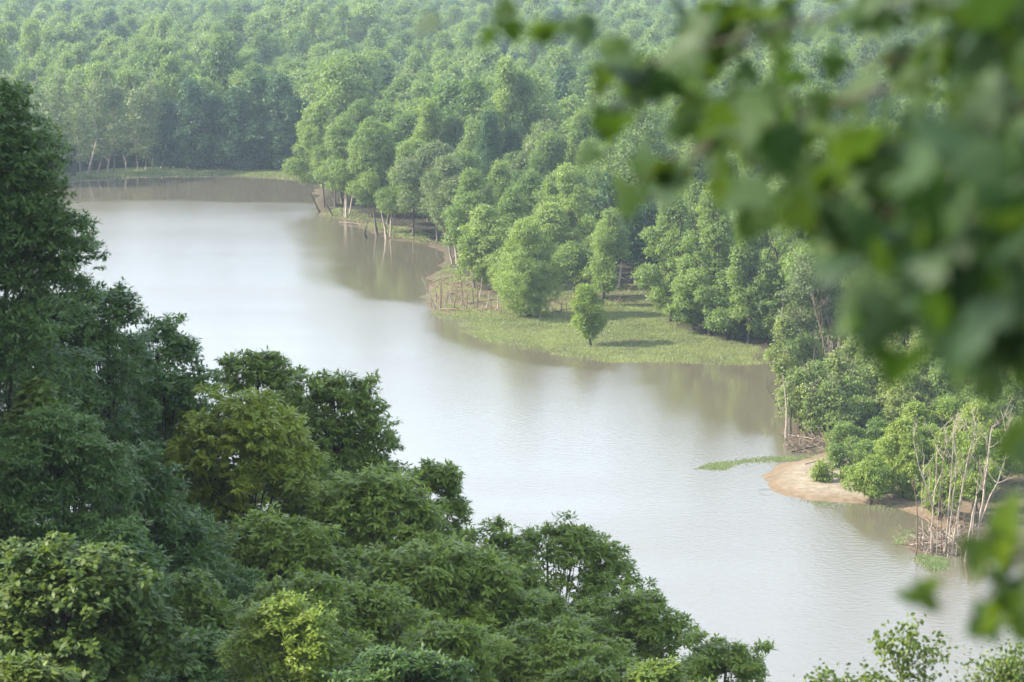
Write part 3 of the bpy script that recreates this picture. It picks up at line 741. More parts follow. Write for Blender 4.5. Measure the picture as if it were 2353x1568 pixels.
# stakes on the muddy point
g = 'dead stakes on the muddy point'
for i, (x, y, x2, y2, d, lb) in enumerate([
    (1000, 712, 970, 636, .14, 'leaning pale dead stake at the water edge, first of the stakes'),
    (993, 708, 984, 672, .10, 'short dead stake between the leaning first stake and the straight one'),
    (1012, 713, 1012, 650, .16, 'straight pale dead stake beside the leaning first stake'),
    (1028, 716, 1020, 690, .10, 'short stake behind the straight pale one'),
    (1040, 716, 1052, 664, .12, 'dead stake leaning right, middle of the stakes'),
    (1058, 708, 1066, 668, .10, 'thin stake behind the right-leaning one'),
    (1079, 712, 1076, 690, .10, 'lowest stub of the stake field'),
    (1096, 712, 1097, 650, .13, 'straight tall stake at the middle right of the stakes'),
    (1107, 718, 1110, 690, .10, 'short stub just right of the tall straight stake'),
    (1145, 714, 1143, 676, .16, 'dark stake nearest the round willow bush'),
    (1285, 735, 1292, 690, .14, 'thin dead stake just right of the round willow bush'),
    (1330, 722, 1348, 668, .22, 'pale dead stem leaning right, behind the small lone willow'),
    (1420, 668, 1428, 602, .22, 'tall broken pale stem in the shaded gap'),
    (1003, 700, 1001, 660, .10, 'thin brown stake behind the straight pale one'),
    (1022, 708, 1030, 668, .11, 'brown stake tilting right between the straight pale one and the middle'),
    (1035, 700, 1033, 655, .10, 'upright brown stake just left of the right-leaning one'),
    (1070, 718, 1074, 678, .12, 'brown stake at the grass edge below the thin tilted one'),
    (1088, 700, 1084, 652, .11, 'slim brown stake just left of the straight tall one'),
    (1118, 712, 1124, 668, .12, 'brown stake leaning right between straight tall one and dark one'),
    (1128, 720, 1127, 694, .11, 'short stub at the grass edge left of the dark stake'),
    (1062, 690, 1058, 630, .12, 'tall brown stake at the back of the stake field'),
    (1102, 690, 1108, 636, .12, 'tall brown stake at the back, left of the willow bush'),
    (1015, 676, 1009, 628, .11, 'brown stake near the bay corner driftwood'),
    (1300, 742, 1302, 700, .14, 'brown stake in grass between willow bush and lone willow'),
    (1272, 735, 1268, 700, .12, 'brown stake at the right foot of the round willow bush'),
    (1240, 745, 1242, 720, .12, 'short pale stub in the grass below the round willow bush'),
    (1500, 685, 1490, 630, .18, 'leaning dead stem at the right side of the shaded gap')]):
    D(350 + i, [(x, y), ((x + x2) / 2 + 1, (y + y2) / 2), (x2, y2)], d * 2.1, 'brownwood' if i % 3 else 'palebark', lb, name='dead_stake', cat='stake', group=g, nb=(2 if i in (0, 4, 11) else 0), blen=1.2)
g = 'dead snags along the far shores'
for i, (px, d, mat, nb, lb) in enumerate([
    ([(168, 412), (172, 380), (171, 340)], .75, 'darkbark', 0, 'thick dark broken stub on the far left bank'),
    ([(200, 408), (210, 370), (224, 318)], .4, 'palebark', 3, 'left one of two leaning pale trunks on the far left bank'),
    ([(222, 404), (232, 370), (240, 335)], .35, 'palebark', 3, 'right one of two leaning pale trunks on the far left bank'),
    ([(137, 418), (142, 380), (155, 335)], .4, 'palebark', 3, 'pale trunk by the dark left tree on the far bank'),
    ([(245, 402), (250, 370), (258, 330)], .38, 'palebark', 3, 'pale upright trunk right of the two leaning pale trunks'),
    ([(290, 398), (288, 370), (280, 345)], .34, 'palebark', 3, 'pale trunk leaning left before the sparse olive tree on the far bank'),
    ([(335, 396), (336, 372), (342, 350)], .34, 'palebark', 2, 'short pale trunk at the left edge of the dark far woods'),
    ([(118, 420), (112, 370), (98, 300)], .4, 'palebark', 4, 'tall thin pale trunk just right of the dark left tree on the far bank'),
    ([(372, 394), (380, 340), (395, 283)], .5, 'palebark', 2, 'long leaning pale trunk before the dark far woods'),
    ([(735, 488), (722, 462), (716, 445)], .4, 'darkbark', 4, 'dark crooked snag in the water off the outer tip'),
    ([(766, 498), (755, 478), (750, 470)], .35, 'darkbark', 3, 'dark low snag in the water beside the outer tip'),
    ([(770, 480), (768, 420), (762, 360)], .4, 'bark', 3, 'straight grey trunk on the outer tip'),
    ([(795, 502), (796, 450), (785, 390)], .5, 'palebark', 2, 'pale trunk at the waterline of the outer tip'),
    ([(803, 496), (812, 440), (808, 395)], .35, 'palebark', 2, 'thin pale trunk close behind the waterline one'),
    ([(866, 540), (858, 480), (845, 405)], .5, 'bark', 2, 'grey trunk leaning left at the shore of the point'),
    ([(888, 550), (884, 520), (876, 488)], .55, 'palebark', 0, 'white broken trunk standing in the shallows'),
    ([(897, 545), (900, 480), (886, 420)], .35, 'palebark', 4, 'thin pale dead tree right of the white broken trunk'),
    ([(843, 548), (838, 536), (842, 524)], .5, 'darkbark', 2, 'dark rotten stump in the shallows left of the white trunk'),
    ([(1040, 610), (1030, 560), (1008, 500)], .4, 'palebark', 3, 'pale stem leaning left at the bay corner, nearest the water'),
    ([(1050, 608), (1042, 550), (1046, 480)], .35, 'palebark', 3, 'upright pale stem at the bay corner'),
    ([(1040, 598), (1062, 560), (1090, 470)], .35, 'bark', 3, 'dark stem leaning right at the bay corner'),
    ([(1806, 1008), (1808, 940), (1799, 862)], .30, 'palebark', 0, 'tall white dead trunk at the water edge of the thicket'),
    ([(1816, 1000), (1818, 950), (1812, 915)], .24, 'darkbark', 3, 'dark dead trunk touching the tall white one'),
    ([(1795, 950), (1782, 925), (1762, 890)], .16, 'darkbark', 7, 'dark branching snag over the water left of the white trunk'),
    ([(1830, 1000), (1832, 970), (1836, 950)], .12, 'brownwood', 2, 'short brown stub right of the white trunk'),
    ([(1925, 990), (1918, 960), (1924, 930)], .2, 'brownwood', 3, 'brown broken stem under the feathery willow')]):
    D(380 + i, px, d * (1.45 if px[0][0] < 420 else 1.0), mat, lb, name='dead_snag', cat='dead snag', group=g, nb=nb, blen=2.0)
g = 'leaning dead branches of the thicket'
rngT = np.random.default_rng(77)
for i, (bx, by, tx, ty, d, m, lb) in enumerate([
    (1905, 860, 1868, 690, .2, 'brownwood', 'leftmost leaning dead pole rising from the thicket'),
    (1925, 850, 1885, 675, .2, 'brownwood', 'leaning dead pole beside the leftmost one in the thicket'),
    (1968, 830, 1935, 690, .22, 'palebark', 'pale leaning dead pole in the middle of the thicket'),
    (1985, 900, 1945, 720, .24, 'bark', 'long grey leaning pole right of the pale thicket pole'),
    (2000, 890, 1975, 735, .2, 'palebark', 'second pale pole, right of the long grey one'),
    (2015, 820, 1960, 670, .18, 'bark', 'thin grey pole crossing behind the pale thicket poles'),
    (2040, 830, 1995, 700, .22, 'bark', 'grey leaning pole near the hanging maple leaves'),
    (2010, 800, 1965, 650, .16, 'palebark', 'palest topmost thin pole under the maple leaves'),
    (1880, 830, 1850, 670, .16, 'brownwood', 'thin reddish pole at the left of the thicket'),
    (1845, 800, 1820, 690, .16, 'brownwood', 'short reddish pole behind the bay corner'),
    (1940, 930, 1915, 810, .2, 'palebark', 'white broken pole low in the thicket')]):
    D(420 + i, [(bx, by), ((bx + tx) / 2 + 4, (by + ty) / 2), (tx, ty)], d * 1.5, m, lb, name='dead_pole', cat='dead branch', group=g, nb=8, blen=2.2)

# ------------------------------------------------------------------ forest behind: 300 single trees and the far-off mass
FPROTO = []                    # finer ones for the single trees
for i in range(9):
    rng = np.random.default_rng(500 + i)
    h = [18, 20, 17, 19, 21, 16, 18, 15, 19][i]; w = [10, 11, 9, 12, 10, 8.5, 12, 9, 10][i]
    mat = ['forest', 'forest', 'forest', 'forest', 'mid', 'forest', 'mid', 'olive', 'darkfar'][i]
    FPROTO.append(make_tree(500 + i, h, w, mat, 'bark', cb=0.15, nl=22, lobe=0.32, nspray=26, nleaf=12, L=0.42, Wd=0.22, spray=0.42, fill=.6, bare=2 if mat == 'olive' else 0) + (mat, h, w))
LOOK = {0: 'mid green domed', 1: 'tall broad green', 2: 'green uneven-topped', 3: 'wide spreading green', 4: 'tallest-growing fresh green', 5: 'narrow green',
        6: 'wide fresh green', 7: 'dull olive twiggy', 8: 'deep dark green'}
rngF = np.random.default_rng(99)
pts = []
y = 300.0
while y < 1750:
    st = 6.3 if y < 900 else 7.2
    xs = np.arange(-0.24 * y - 30, 0.24 * y + 30, st)
    P = np.stack([xs + rngF.uniform(-.42, .42, len(xs)) * st, y + rngF.uniform(-.42, .42, len(xs)) * st], 1)
    pts.append(P); y += st
pts = np.concatenate(pts)
ok = (sdist(pts[:, 0], pts[:, 1], LAND) > 3.0) & (sdist(pts[:, 0], pts[:, 1], MARSH) < -3.5) & (sdist(pts[:, 0], pts[:, 1], FARGRASS) < -2.5) & (sdist(pts[:, 0], pts[:, 1], SAND) < -5)
ok &= sdist(pts[:, 0], pts[:, 1], W2([(1880, 1045), (1790, 860), (1850, 850), (2060, 860), (2353, 960), (2600, 960), (2600, 1100), (2330, 1100)])) < 0
ok &= sdist(pts[:, 0], pts[:, 1], W2([(740, 500), (1000, 600), (1250, 690), (1500, 690), (1760, 800), (1790, 760), (1500, 620), (1330, 600), (1060, 540), (800, 470)])) < 0
for (ox, oy, r) in OCC:
    ok &= (pts[:, 0] - ox) ** 2 + (pts[:, 1] - oy) ** 2 > (r + 2.5) ** 2
pts = pts[ok]
zt = height(pts[:, 0], pts[:, 1])
px_, py_, dep = proj(np.stack([pts[:, 0], pts[:, 1], zt + 17], 1))
_, pyb, _ = proj(np.stack([pts[:, 0], pts[:, 1], zt], 1))
see = (px_ > -90) & (px_ < 2440) & (pyb > -60)
pts = pts[see]; zt = zt[see]; px_ = px_[see]; py_ = py_[see]; dep = dep[see]
def hidden(px, py):            # behind the dark left tree or the hanging maple
    return (px < 60 and py > 300)
order = np.argsort(dep)
vis = [i for i in order if 0 <= px_[i] <= 2353 and not hidden(px_[i], py_[i])]
single = set(vis[:300])
def zone(px, py):
    if px < 380: return 'behind the thin pale-stemmed trees of the far left bank'
    if px < 720: return 'behind the dark far-bank wood'
    if px < 900: return 'behind the outer tip trees'
    if px < 1100: return 'behind the small muddy bay'
    if px < 1300: return 'behind the round willow bush'
    if px < 1520: return 'behind the shaded gap'
    if px < 1760: return 'behind the big bushy row'
    return 'behind the dead-branch thicket'
rest = []
rows = {}
for i in order:
    v = int(rngF.choice(9, p=[.14, .14, .13, .12, .11, .11, .09, .08, .08])); sc = rngF.choice([rngF.uniform(.55, .8), rngF.uniform(.8, 1.05), rngF.uniform(1.05, 1.3)], p=[.35, .5, .15]); rz = rngF.uniform(0, 6.28)
    big = vnoise(np.array([pts[i, 0]]), np.array([pts[i, 1]]), 60, 12)[0]; sc *= 1 + .12 * big
    if i in single:
        tm, cm, mat, h, w = FPROTO[v]
        zn = zone(px_[i], py_[i]); rows[zn] = rows.get(zn, 0) + 1
        r = 'front row' if rows[zn] <= 9 else ('second row' if rows[zn] <= 22 else 'rows farther back')
        sc = (sc * rngF.uniform(.72, 1.2), sc * rngF.uniform(.72, 1.2), sc * rngF.uniform(.85, 1.15))
        put_tree('forest_tree', (pts[i, 0], pts[i, 1], zt[i] - .1), tm, cm, f"{LOOK[v]} forest tree, {r} {zn}", 'tree', 'forest trees ' + zn, rz, sc)
    else:
        rest.append((pts[i, 0], pts[i, 1], zt[i] - .1, v, sc, rz))
# the far-off wood as one mass
protos = bpy.data.collections.new('forest_kinds')
for i in range(9):
    h, w = FPROTO[i][3], FPROTO[i][4]; mat = FPROTO[i][2]
    tm, cm = make_tree(540 + i, h, w, mat, 'bark', cb=0.2, nl=20, lobe=0.33, nspray=16, nleaf=9, L=0.55, Wd=0.34, spray=0.5, fill=.6)
    vt = np.empty(len(tm.vertices) * 3, np.float32); tm.vertices.foreach_get('co', vt)
    vc = np.empty(len(cm.vertices) * 3, np.float32); cm.vertices.foreach_get('co', vc)
    ft = np.empty(len(tm.loops), np.int32); tm.loops.foreach_get('vertex_index', ft)
    fc = np.empty(len(cm.loops), np.int32); cm.loops.foreach_get('vertex_index', fc)
    tt = np.empty(len(cm.vertices), np.float32); cm.attributes['tint'].data.foreach_get('value', tt)
    nv = len(tm.vertices)
    me = mesh_from('far_tree', np.concatenate([vt.reshape(-1, 3), vc.reshape(-1, 3)]), [ft.reshape(-1, 4), fc.reshape(-1, 4) + nv], [M['bark'], M[mat]],
                   mat_idx=[0] * len(tm.polygons) + [1] * len(cm.polygons), attrs={'tint': np.concatenate([np.zeros(nv), tt])})
    protos.objects.link(bpy.data.objects.new('kind_%d' % i, me))
rest = np.array(rest)
fm = mesh_from('forest', rest[:, :3], [], [])
for k, c in (('kind_index', 3), ('size', 4), ('turn', 5)):
    if k == 'size':
        a = fm.attributes.new(k, 'FLOAT_VECTOR', 'POINT')
        q = rngF.uniform(.7, 1.22, (len(rest), 3)); q[:, 2] = rngF.uniform(.8, 1.18, len(rest))
        a.data.foreach_set('vector', (rest[:, c:c + 1] * q).astype(np.float32).ravel())
    elif k == 'kind_index':
        a = fm.attributes.new(k, 'INT', 'POINT'); a.data.foreach_set('value', rest[:, c].astype(np.int32))
    else:
        a = fm.attributes.new(k, 'FLOAT', 'POINT'); a.data.foreach_set('value', rest[:, c].astype(np.float32))
fo = tag(obj('forest', fm), 'endless light green forest canopy fading into haze up to the top edge', 'forest', kind='stuff')
ng = bpy.data.node_groups.new('forest_scatter', 'GeometryNodeTree')
ng.interface.new_socket('Geometry', in_out='INPUT', socket_type='NodeSocketGeometry')
ng.interface.new_socket('Geometry', in_out='OUTPUT', socket_type='NodeSocketGeometry')
gi = ng.nodes.new('NodeGroupInput'); go = ng.nodes.new('NodeGroupOutput')
ci = ng.nodes.new('GeometryNodeCollectionInfo'); ci.inputs['Collection'].default_value = protos
ci.inputs['Separate Children'].default_value = True; ci.inputs['Reset Children'].default_value = True
ip = ng.nodes.new('GeometryNodeInstanceOnPoints'); ip.inputs['Pick Instance'].default_value = True
def na(nm, typ):
    n = ng.nodes.new('GeometryNodeInputNamedAttribute'); n.data_type = typ; n.inputs['Name'].default_value = nm; return n
ki = na('kind_index', 'INT'); si = na('size', 'FLOAT_VECTOR'); tu = na('turn', 'FLOAT')
cx = ng.nodes.new('ShaderNodeCombineXYZ')
ng.links.new(gi.outputs[0], ip.inputs['Points']); ng.links.new(ci.outputs[0], ip.inputs['Instance'])
ng.links.new(ki.outputs['Attribute'], ip.inputs['Instance Index'])
ng.links.new(si.outputs['Attribute'], ip.inputs['Scale'])
ng.links.new(tu.outputs['Attribute'], cx.inputs['Z']); ng.links.new(cx.outputs[0], ip.inputs['Rotation'])
ng.links.new(ip.outputs[0], go.inputs[0])
mod = fo.modifiers.new('scatter', 'NODES'); mod.node_group = ng

# ------------------------------------------------------------------ bluff trees in front
def bluff_tree(seed, cx, cy, rxp, rzp, Y, mat, label, L=0.17, Wd=None, nl=20, lobe=0.34, dens=1.0, bark='darkbark', droop=0.5, spray=0.16, name='bluff_tree',
               nleaf=16, fill=.72, group='trees on the near bluff', shell=1.0, cat='tree', extra=None, down=1.0):
    rng = np.random.default_rng(seed)
    C = at_y(cx, cy, Y); s = ppm(C); rx = rxp / s; rz = rzp / s
    gzv = gz(C[0], Y + 1.0); base = np.array([C[0] + rng.normal(0, .4), Y + 1.0, gzv - .2])
    c = C - base
    nl = int(nl * 1.9); lr = rng.uniform(.5, 1.35, nl) * lobe * .80 * min(rx, rz * 1.2); L *= 1.3
    Wd = (Wd * 1.2) if Wd else L * .36
    ry = min(rx, rz) * 0.9
    m = lr.mean()
    lb = lobes_in(rng, c, max(rx - m * .8, .25 * rx), max(ry - m * .6, .25 * ry), max(rz - m * .7, .25 * rz), nl, shell)
    ou = rng.integers(0, nl, max(3, nl // 7)); dv = nrm(rng.normal(size=(len(ou), 3)) + np.array([0, 0, .35]))
    lb = np.concatenate([lb, lb[ou] + dv * m * 1.25]); lr = np.concatenate([lr, lr[ou] * .6])
    ntop = len(lb)
    nd = int(nl * 1.35 * down)   # the lower, shaded part of the crown
    if nd:
        lrd = rng.uniform(.8, 1.3, nd) * m * 1.15
        zlo = max(.12 * c[2], c[2] - 2.6 * rz)
        zz = rng.uniform(zlo, c[2], nd); aa = rng.uniform(0, 6.283, nd); qq = rng.uniform(.2, 1, nd) ** .5 * max(rx * 1.25 - m * .6, .3 * rx)
        lb = np.concatenate([lb, np.stack([c[0] + np.cos(aa) * qq, c[1] + np.sin(aa) * qq * .8 + .2, zz], 1)]); lr = np.concatenate([lr, lrd])
    if extra is not None:      # lobes placed for the outline
        ex = []
        for (ex_, ey_, er) in extra:
            for _k in range(3):
                ex.append((at_y(ex_ + rng.normal(0, .45) * er, ey_ + abs(rng.normal(0, .5)) * er, Y + rng.normal(0, .4)) - base, er / s * rng.uniform(.6, .95)))
        lb = np.concatenate([lb, [e[0] for e in ex]]); lr = np.concatenate([lr, [e[1] for e in ex]])
    area = 4 * np.pi * (lr ** 2).mean()
    nspray = int(dens * area / (nleaf * L * (Wd or L * .5)) * 1.15)
    V, Q, t = crown(rng, lb, lr, max(8, nspray), nleaf, L, Wd, spray * 1.1, droop, .66, .66, .5, .45)
    T = Tubes()
    top = c + np.array([0, 0, rz * .6])
    hgt = top[2]
    skeleton(rng, T, (0, 0, 0), top, lb[:ntop:4], 0.08 + hgt * .005, lo=.4)
    e = empty(name, tuple(base), label, cat, group)
    obj('trunk', T.mesh('trunk', M[bark]), e)
    obj('crown', mesh_from('crown', V, [Q], [M[mat]], attrs={'tint': t}), e)
    return e
B = bluff_tree
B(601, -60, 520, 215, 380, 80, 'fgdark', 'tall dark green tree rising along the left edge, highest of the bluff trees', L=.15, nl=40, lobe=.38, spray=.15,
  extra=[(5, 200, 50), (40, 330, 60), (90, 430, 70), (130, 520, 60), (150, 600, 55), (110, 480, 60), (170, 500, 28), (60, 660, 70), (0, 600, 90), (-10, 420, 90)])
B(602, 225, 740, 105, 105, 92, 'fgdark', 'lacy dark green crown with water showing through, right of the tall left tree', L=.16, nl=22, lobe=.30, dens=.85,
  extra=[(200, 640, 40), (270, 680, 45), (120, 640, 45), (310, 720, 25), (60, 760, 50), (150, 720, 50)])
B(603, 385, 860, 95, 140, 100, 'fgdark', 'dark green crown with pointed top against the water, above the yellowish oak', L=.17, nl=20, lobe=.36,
  extra=[(402, 735, 22), (350, 750, 40), (420, 780, 40), (455, 840, 35), (330, 820, 50), (450, 930, 50)])
B(604, 590, 860, 95, 62, 114, 'fgmid', 'thin airy crown with water gaps behind the yellowish oak', L=.19, nl=14, lobe=.34, dens=.65,
  extra=[(520, 820, 20), (560, 815, 26), (615, 820, 28), (680, 850, 28), (640, 900, 30), (540, 880, 25)])
B(605, 770, 960, 110, 110, 110, 'fgmid', 'grey-green oak reaching out over the water at the middle of the bluff', L=.19, nl=24, lobe=.34,
  extra=[(700, 870, 30), (760, 880, 35), (815, 885, 26), (855, 870, 16), (850, 930, 36), (860, 1000, 45), (905, 1010, 20), (920, 1050, 30), (820, 1060, 60)])
B(606, 565, 1060, 170, 175, 96, 'fgyellow', 'yellow-green oak in the middle of the bluff trees, brightest of them', L=.20, nl=34, lobe=.32, droop=.65,
  extra=[(500, 890, 35), (560, 920, 50), (470, 960, 50), (620, 960, 50), (430, 1040, 55), (680, 1040, 55), (590, 1010, 60)])
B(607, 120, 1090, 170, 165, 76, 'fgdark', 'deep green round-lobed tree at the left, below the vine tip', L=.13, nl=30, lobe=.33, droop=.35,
  extra=[(60, 980, 55), (150, 1000, 45), (240, 1040, 45), (20, 1050, 60), (270, 1110, 40)])
B(608, 85, 935, 48, 62, 77.5, 'fgvine', 'light green vine tip with large leaves climbing above the deep green tree', L=.16, Wd=.13, nl=7, lobe=.4, dens=.8, extra=[(92, 885, 18), (60, 960, 25), (125, 955, 22), (100, 910, 22)], name='climbing_vine', cat='vine', bark='bark', down=0)
B(609, 150, 1420, 235, 195, 60, 'fgvine', 'vine-covered yellowish tree filling the bottom left corner', L=.14, Wd=.09, nl=34, lobe=.30, droop=.55,
  extra=[(120, 1240, 40), (60, 1260, 50), (200, 1270, 45), (290, 1330, 50), (370, 1400, 40), (330, 1480, 60), (30, 1380, 70)])
B(610, 860, 1210, 180, 160, 94, 'fgmid', 'broad mid green oak right of the yellowish oak', L=.20, nl=34, lobe=.30, droop=.6,
  extra=[(800, 1100, 50), (880, 1130, 50), (960, 1160, 45), (740, 1150, 50), (1000, 1230, 50)])
B(611, 1000, 1110, 60, 55, 104, 'fgmid', 'small outer crown jutting over the water above the round-topped oak', L=.19, nl=12, lobe=.40, dens=.85,
  extra=[(1030, 1075, 22), (985, 1085, 25), (1045, 1115, 20), (960, 1090, 25), (1010, 1150, 30)])
B(612, 1270, 1310, 175, 125, 100, 'fgmid', 'round-topped green oak with a small water gap, right of the broad oak', L=.19, nl=32, lobe=.28,
  extra=[(1150, 1200, 36), (1240, 1200, 34), (1320, 1230, 36), (1390, 1245, 26), (1430, 1310, 40), (1180, 1260, 45), (1110, 1230, 40), (1340, 1400, 50)])
B(613, 1010, 1390, 225, 170, 86, 'fgmid', 'large drooping oak at the bottom centre of the bluff trees', L=.20, nl=40, lobe=.27, droop=.65,
  extra=[(900, 1280, 55), (1000, 1280, 55), (1080, 1330, 55), (1150, 1420, 60)])
B(614, 1480, 1460, 110, 105, 90, 'fgmid', 'low green crown sloping down to the water right of the round-topped oak', L=.17, nl=24, lobe=.33,
  extra=[(1440, 1370, 40), (1510, 1400, 32), (1560, 1450, 30), (1400, 1440, 50), (1500, 1520, 60)])
B(615, 1665, 1535, 90, 70, 84, 'fgmid', 'lowest crown with feathery tips at the right end of the bluff trees', L=.15, nl=18, lobe=.34,
  extra=[(1600, 1455, 22), (1650, 1480, 28), (1700, 1495, 26), (1750, 1485, 14), (1745, 1520, 18), (1600, 1520, 45)])
B(616, 670, 1475, 155, 110, 66, 'fgmid', 'light green fine-leaved tree at the bottom, right of the vine-covered one', L=.11, Wd=.05, nl=26, lobe=.30, droop=.2,
  extra=[(640, 1400, 40), (720, 1420, 45), (780, 1480, 40), (560, 1480, 45)])
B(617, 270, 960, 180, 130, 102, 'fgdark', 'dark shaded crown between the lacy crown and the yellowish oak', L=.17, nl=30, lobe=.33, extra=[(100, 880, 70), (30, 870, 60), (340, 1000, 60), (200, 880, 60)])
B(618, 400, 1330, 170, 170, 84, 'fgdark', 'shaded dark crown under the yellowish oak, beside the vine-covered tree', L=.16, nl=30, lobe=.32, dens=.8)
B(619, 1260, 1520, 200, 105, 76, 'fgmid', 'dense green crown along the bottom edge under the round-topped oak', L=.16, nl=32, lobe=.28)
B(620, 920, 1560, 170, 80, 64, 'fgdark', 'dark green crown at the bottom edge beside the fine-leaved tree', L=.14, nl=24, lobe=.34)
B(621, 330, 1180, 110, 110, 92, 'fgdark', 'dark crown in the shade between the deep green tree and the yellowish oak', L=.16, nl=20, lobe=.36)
B(622, 640, 1280, 170, 120, 88, 'fgmid', 'drooping green oak bough below the yellowish oak', L=.19, nl=28, lobe=.30, droop=.65)
B(623, 1440, 1570, 170, 60, 72, 'fgmid', 'green crown along the bottom edge left of the feathery tips', L=.15, nl=22, lobe=.4)
g = 'undergrowth on the bluff slope'
for i, (x, y, rx, rz, Y, mat, lb) in enumerate([
    (190, 1520, 150, 90, 68, 'fgdark', 'dark undergrowth between the vine-covered tree and the fine-leaved tree'),
    (40, 1570, 150, 60, 54, 'fgvine', 'yellowish undergrowth in the very bottom left corner'),
    (470, 1520, 130, 80, 72, 'fgdark', 'dark undergrowth left of the fine-leaved tree'),
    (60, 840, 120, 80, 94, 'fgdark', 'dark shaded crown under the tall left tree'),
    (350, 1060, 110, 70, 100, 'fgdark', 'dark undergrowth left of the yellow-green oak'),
    (470, 1200, 120, 80, 97, 'fgmid', 'green undergrowth below the yellow-green oak'),
    (700, 1090, 110, 90, 108, 'fgmid', 'green crown between the yellow-green oak and the reaching oak'),
    (1150, 1350, 110, 90, 98, 'fgmid', 'green crown filling the space left of the round-topped oak'),
    (840, 1420, 130, 90, 80, 'fgmid', 'green crown above the dark bottom crown, left of the drooping oak'),
    (800, 1060, 90, 70, 112, 'fgmid', 'green crown under the reaching oak'),
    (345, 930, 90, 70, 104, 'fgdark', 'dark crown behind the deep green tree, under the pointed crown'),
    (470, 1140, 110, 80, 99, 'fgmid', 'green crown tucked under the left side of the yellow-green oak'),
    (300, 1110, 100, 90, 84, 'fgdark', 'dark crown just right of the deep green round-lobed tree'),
    (960, 1280, 110, 80, 92, 'fgmid', 'green crown joining the broad oak and the drooping oak'),
    (760, 1200, 110, 80, 96, 'fgmid', 'green crown joining the yellow-green oak and the broad oak'),
    (440, 1400, 110, 90, 76, 'fgmid', 'green crown above the undergrowth left of the fine-leaved tree'),
    (1030, 1500, 130, 80, 72, 'fgmid', 'green crown at the bottom between the dark crown and the dense crown'),
    (560, 1290, 110, 80, 90, 'fgyellow', 'yellowish crown in the hollow below the yellow-green oak'),
    (690, 1380, 110, 70, 78, 'fgmid', 'green crown rising behind the fine-leaved tree'),
    (1230, 1420, 130, 80, 86, 'fgmid', 'green crown right of the drooping oak'),
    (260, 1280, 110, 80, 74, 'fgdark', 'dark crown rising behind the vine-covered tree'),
    (660, 960, 90, 70, 112, 'fgmid', 'green crown behind the right shoulder of the yellow-green oak'),
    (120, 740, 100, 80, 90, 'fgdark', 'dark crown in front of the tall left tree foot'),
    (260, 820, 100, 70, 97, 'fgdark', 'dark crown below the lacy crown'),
    (1380, 1440, 100, 70, 94, 'fgmid', 'green crown between the round-topped oak and the sloping low crown')]):
    B(650 + i, x, y, rx, rz, Y, mat, lb, L=.17, nl=16, lobe=.40, name='bluff_tree', group=g)
# two small tops poking up at the bottom right
def sapling(seed, spine, Y, mat, label, L, Wd, nleaf, twigs=(), spread=.12):
    rng = np.random.default_rng(seed)
    pts = np.array([at_y(x, y, Y) for x, y in spine]); gzv = gz(pts[0][0], Y)
    base = np.array([pts[0][0], Y, gzv - .1])
    T = Tubes(); P = np.concatenate([[base], pts]) - base
    T.add(smooth_pts(P, 12, rng, .02), np.linspace(.06, .008, 12), 5)
    lines = [P[1:]]
    for tw in twigs:
        q = np.array([at_y(x, y, Y + rng.normal(0, .3)) for x, y in tw]) - base
        T.add(smooth_pts(q, 6, rng, .01), np.linspace(.014, .005, 6), 4); lines.append(q)
    PP = []
    for l in lines:
        k = int(nleaf * np.linalg.norm(np.diff(l, axis=0), axis=1).sum())
        t = rng.uniform(0, len(l) - 1.001, max(4, k)); i = t.astype(int); f = (t - i)[:, None]
        PP.append(l[i] * (1 - f) + l[i + 1] * f)
    PP = np.concatenate(PP); n = len(PP)
    pos = PP + rng.normal(0, spread * .5, (n, 3))
    ax = rng.normal(0, 1, (n, 3)); ax[:, 2] -= .6
    no = rng.normal(0, 1, (n, 3)); no[:, 2] += .5
    s = rng.uniform(.7, 1.2, n)
    V, Q = leaves(rng, pos, ax, no, L * s, Wd * s)
    e = empty('sapling', tuple(base), label, 'sapling', 'saplings at the bottom right')
    obj('stem', T.mesh('stem', M['bark']), e)
    obj('crown', mesh_from('crown', V, [Q], [M[mat]], attrs={'tint': np.repeat(np.clip(rng.normal(.5, .25, n), 0, 1), 4)}), e)
sapling(640, [(2070, 1640), (2072, 1560), (2085, 1490), (2105, 1430)], 44, 'fgvine', 'sapling with separate small leaves on upright twigs, against the water', .095, .065, 85,
        [[(2075, 1560), (2050, 1500), (2040, 1450)], [(2080, 1540), (2130, 1500), (2165, 1465)], [(2070, 1590), (2110, 1570), (2150, 1560)], [(2080, 1510), (2040, 1490), (2015, 1480)],
         [(2085, 1500), (2095, 1470), (2075, 1440)], [(2070, 1580), (2020, 1560), (1990, 1545)], [(2130, 1510), (2150, 1500), (2170, 1510)], [(2090, 1560), (2120, 1540), (2160, 1520)]], .2)
sapling(641, [(1950, 1640), (1950, 1580), (1945, 1545)], 46, 'fgvine', 'low leafy sapling tip at the bottom edge left of the taller sapling', .09, .06, 120,
        [[(1950, 1580), (1910, 1565), (1870, 1560)], [(1950, 1570), (1990, 1555), (2010, 1552)], [(1910, 1575), (1890, 1550), (1895, 1540)], [(1960, 1580), (1900, 1590), (1850, 1575)]], .2)
sapling(642, [(2310, 1660), (2315, 1580), (2335, 1490)], 40, 'fgvine', 'dense bright green sapling in the bottom right corner', .07, .045, 260,
        [[(2310, 1580), (2260, 1540), (2228, 1515)], [(2315, 1570), (2350, 1520), (2365, 1470)], [(2310, 1590), (2270, 1570), (2240, 1560)], [(2315, 1560), (2290, 1530), (2280, 1520)],
         [(2310, 1600), (2350, 1580), (2380, 1560)], [(2310, 1600), (2330, 1550), (2345, 1530)], [(2310, 1610), (2250, 1600), (2225, 1580)], [(2320, 1560), (2300, 1545), (2310, 1515)]], .25)

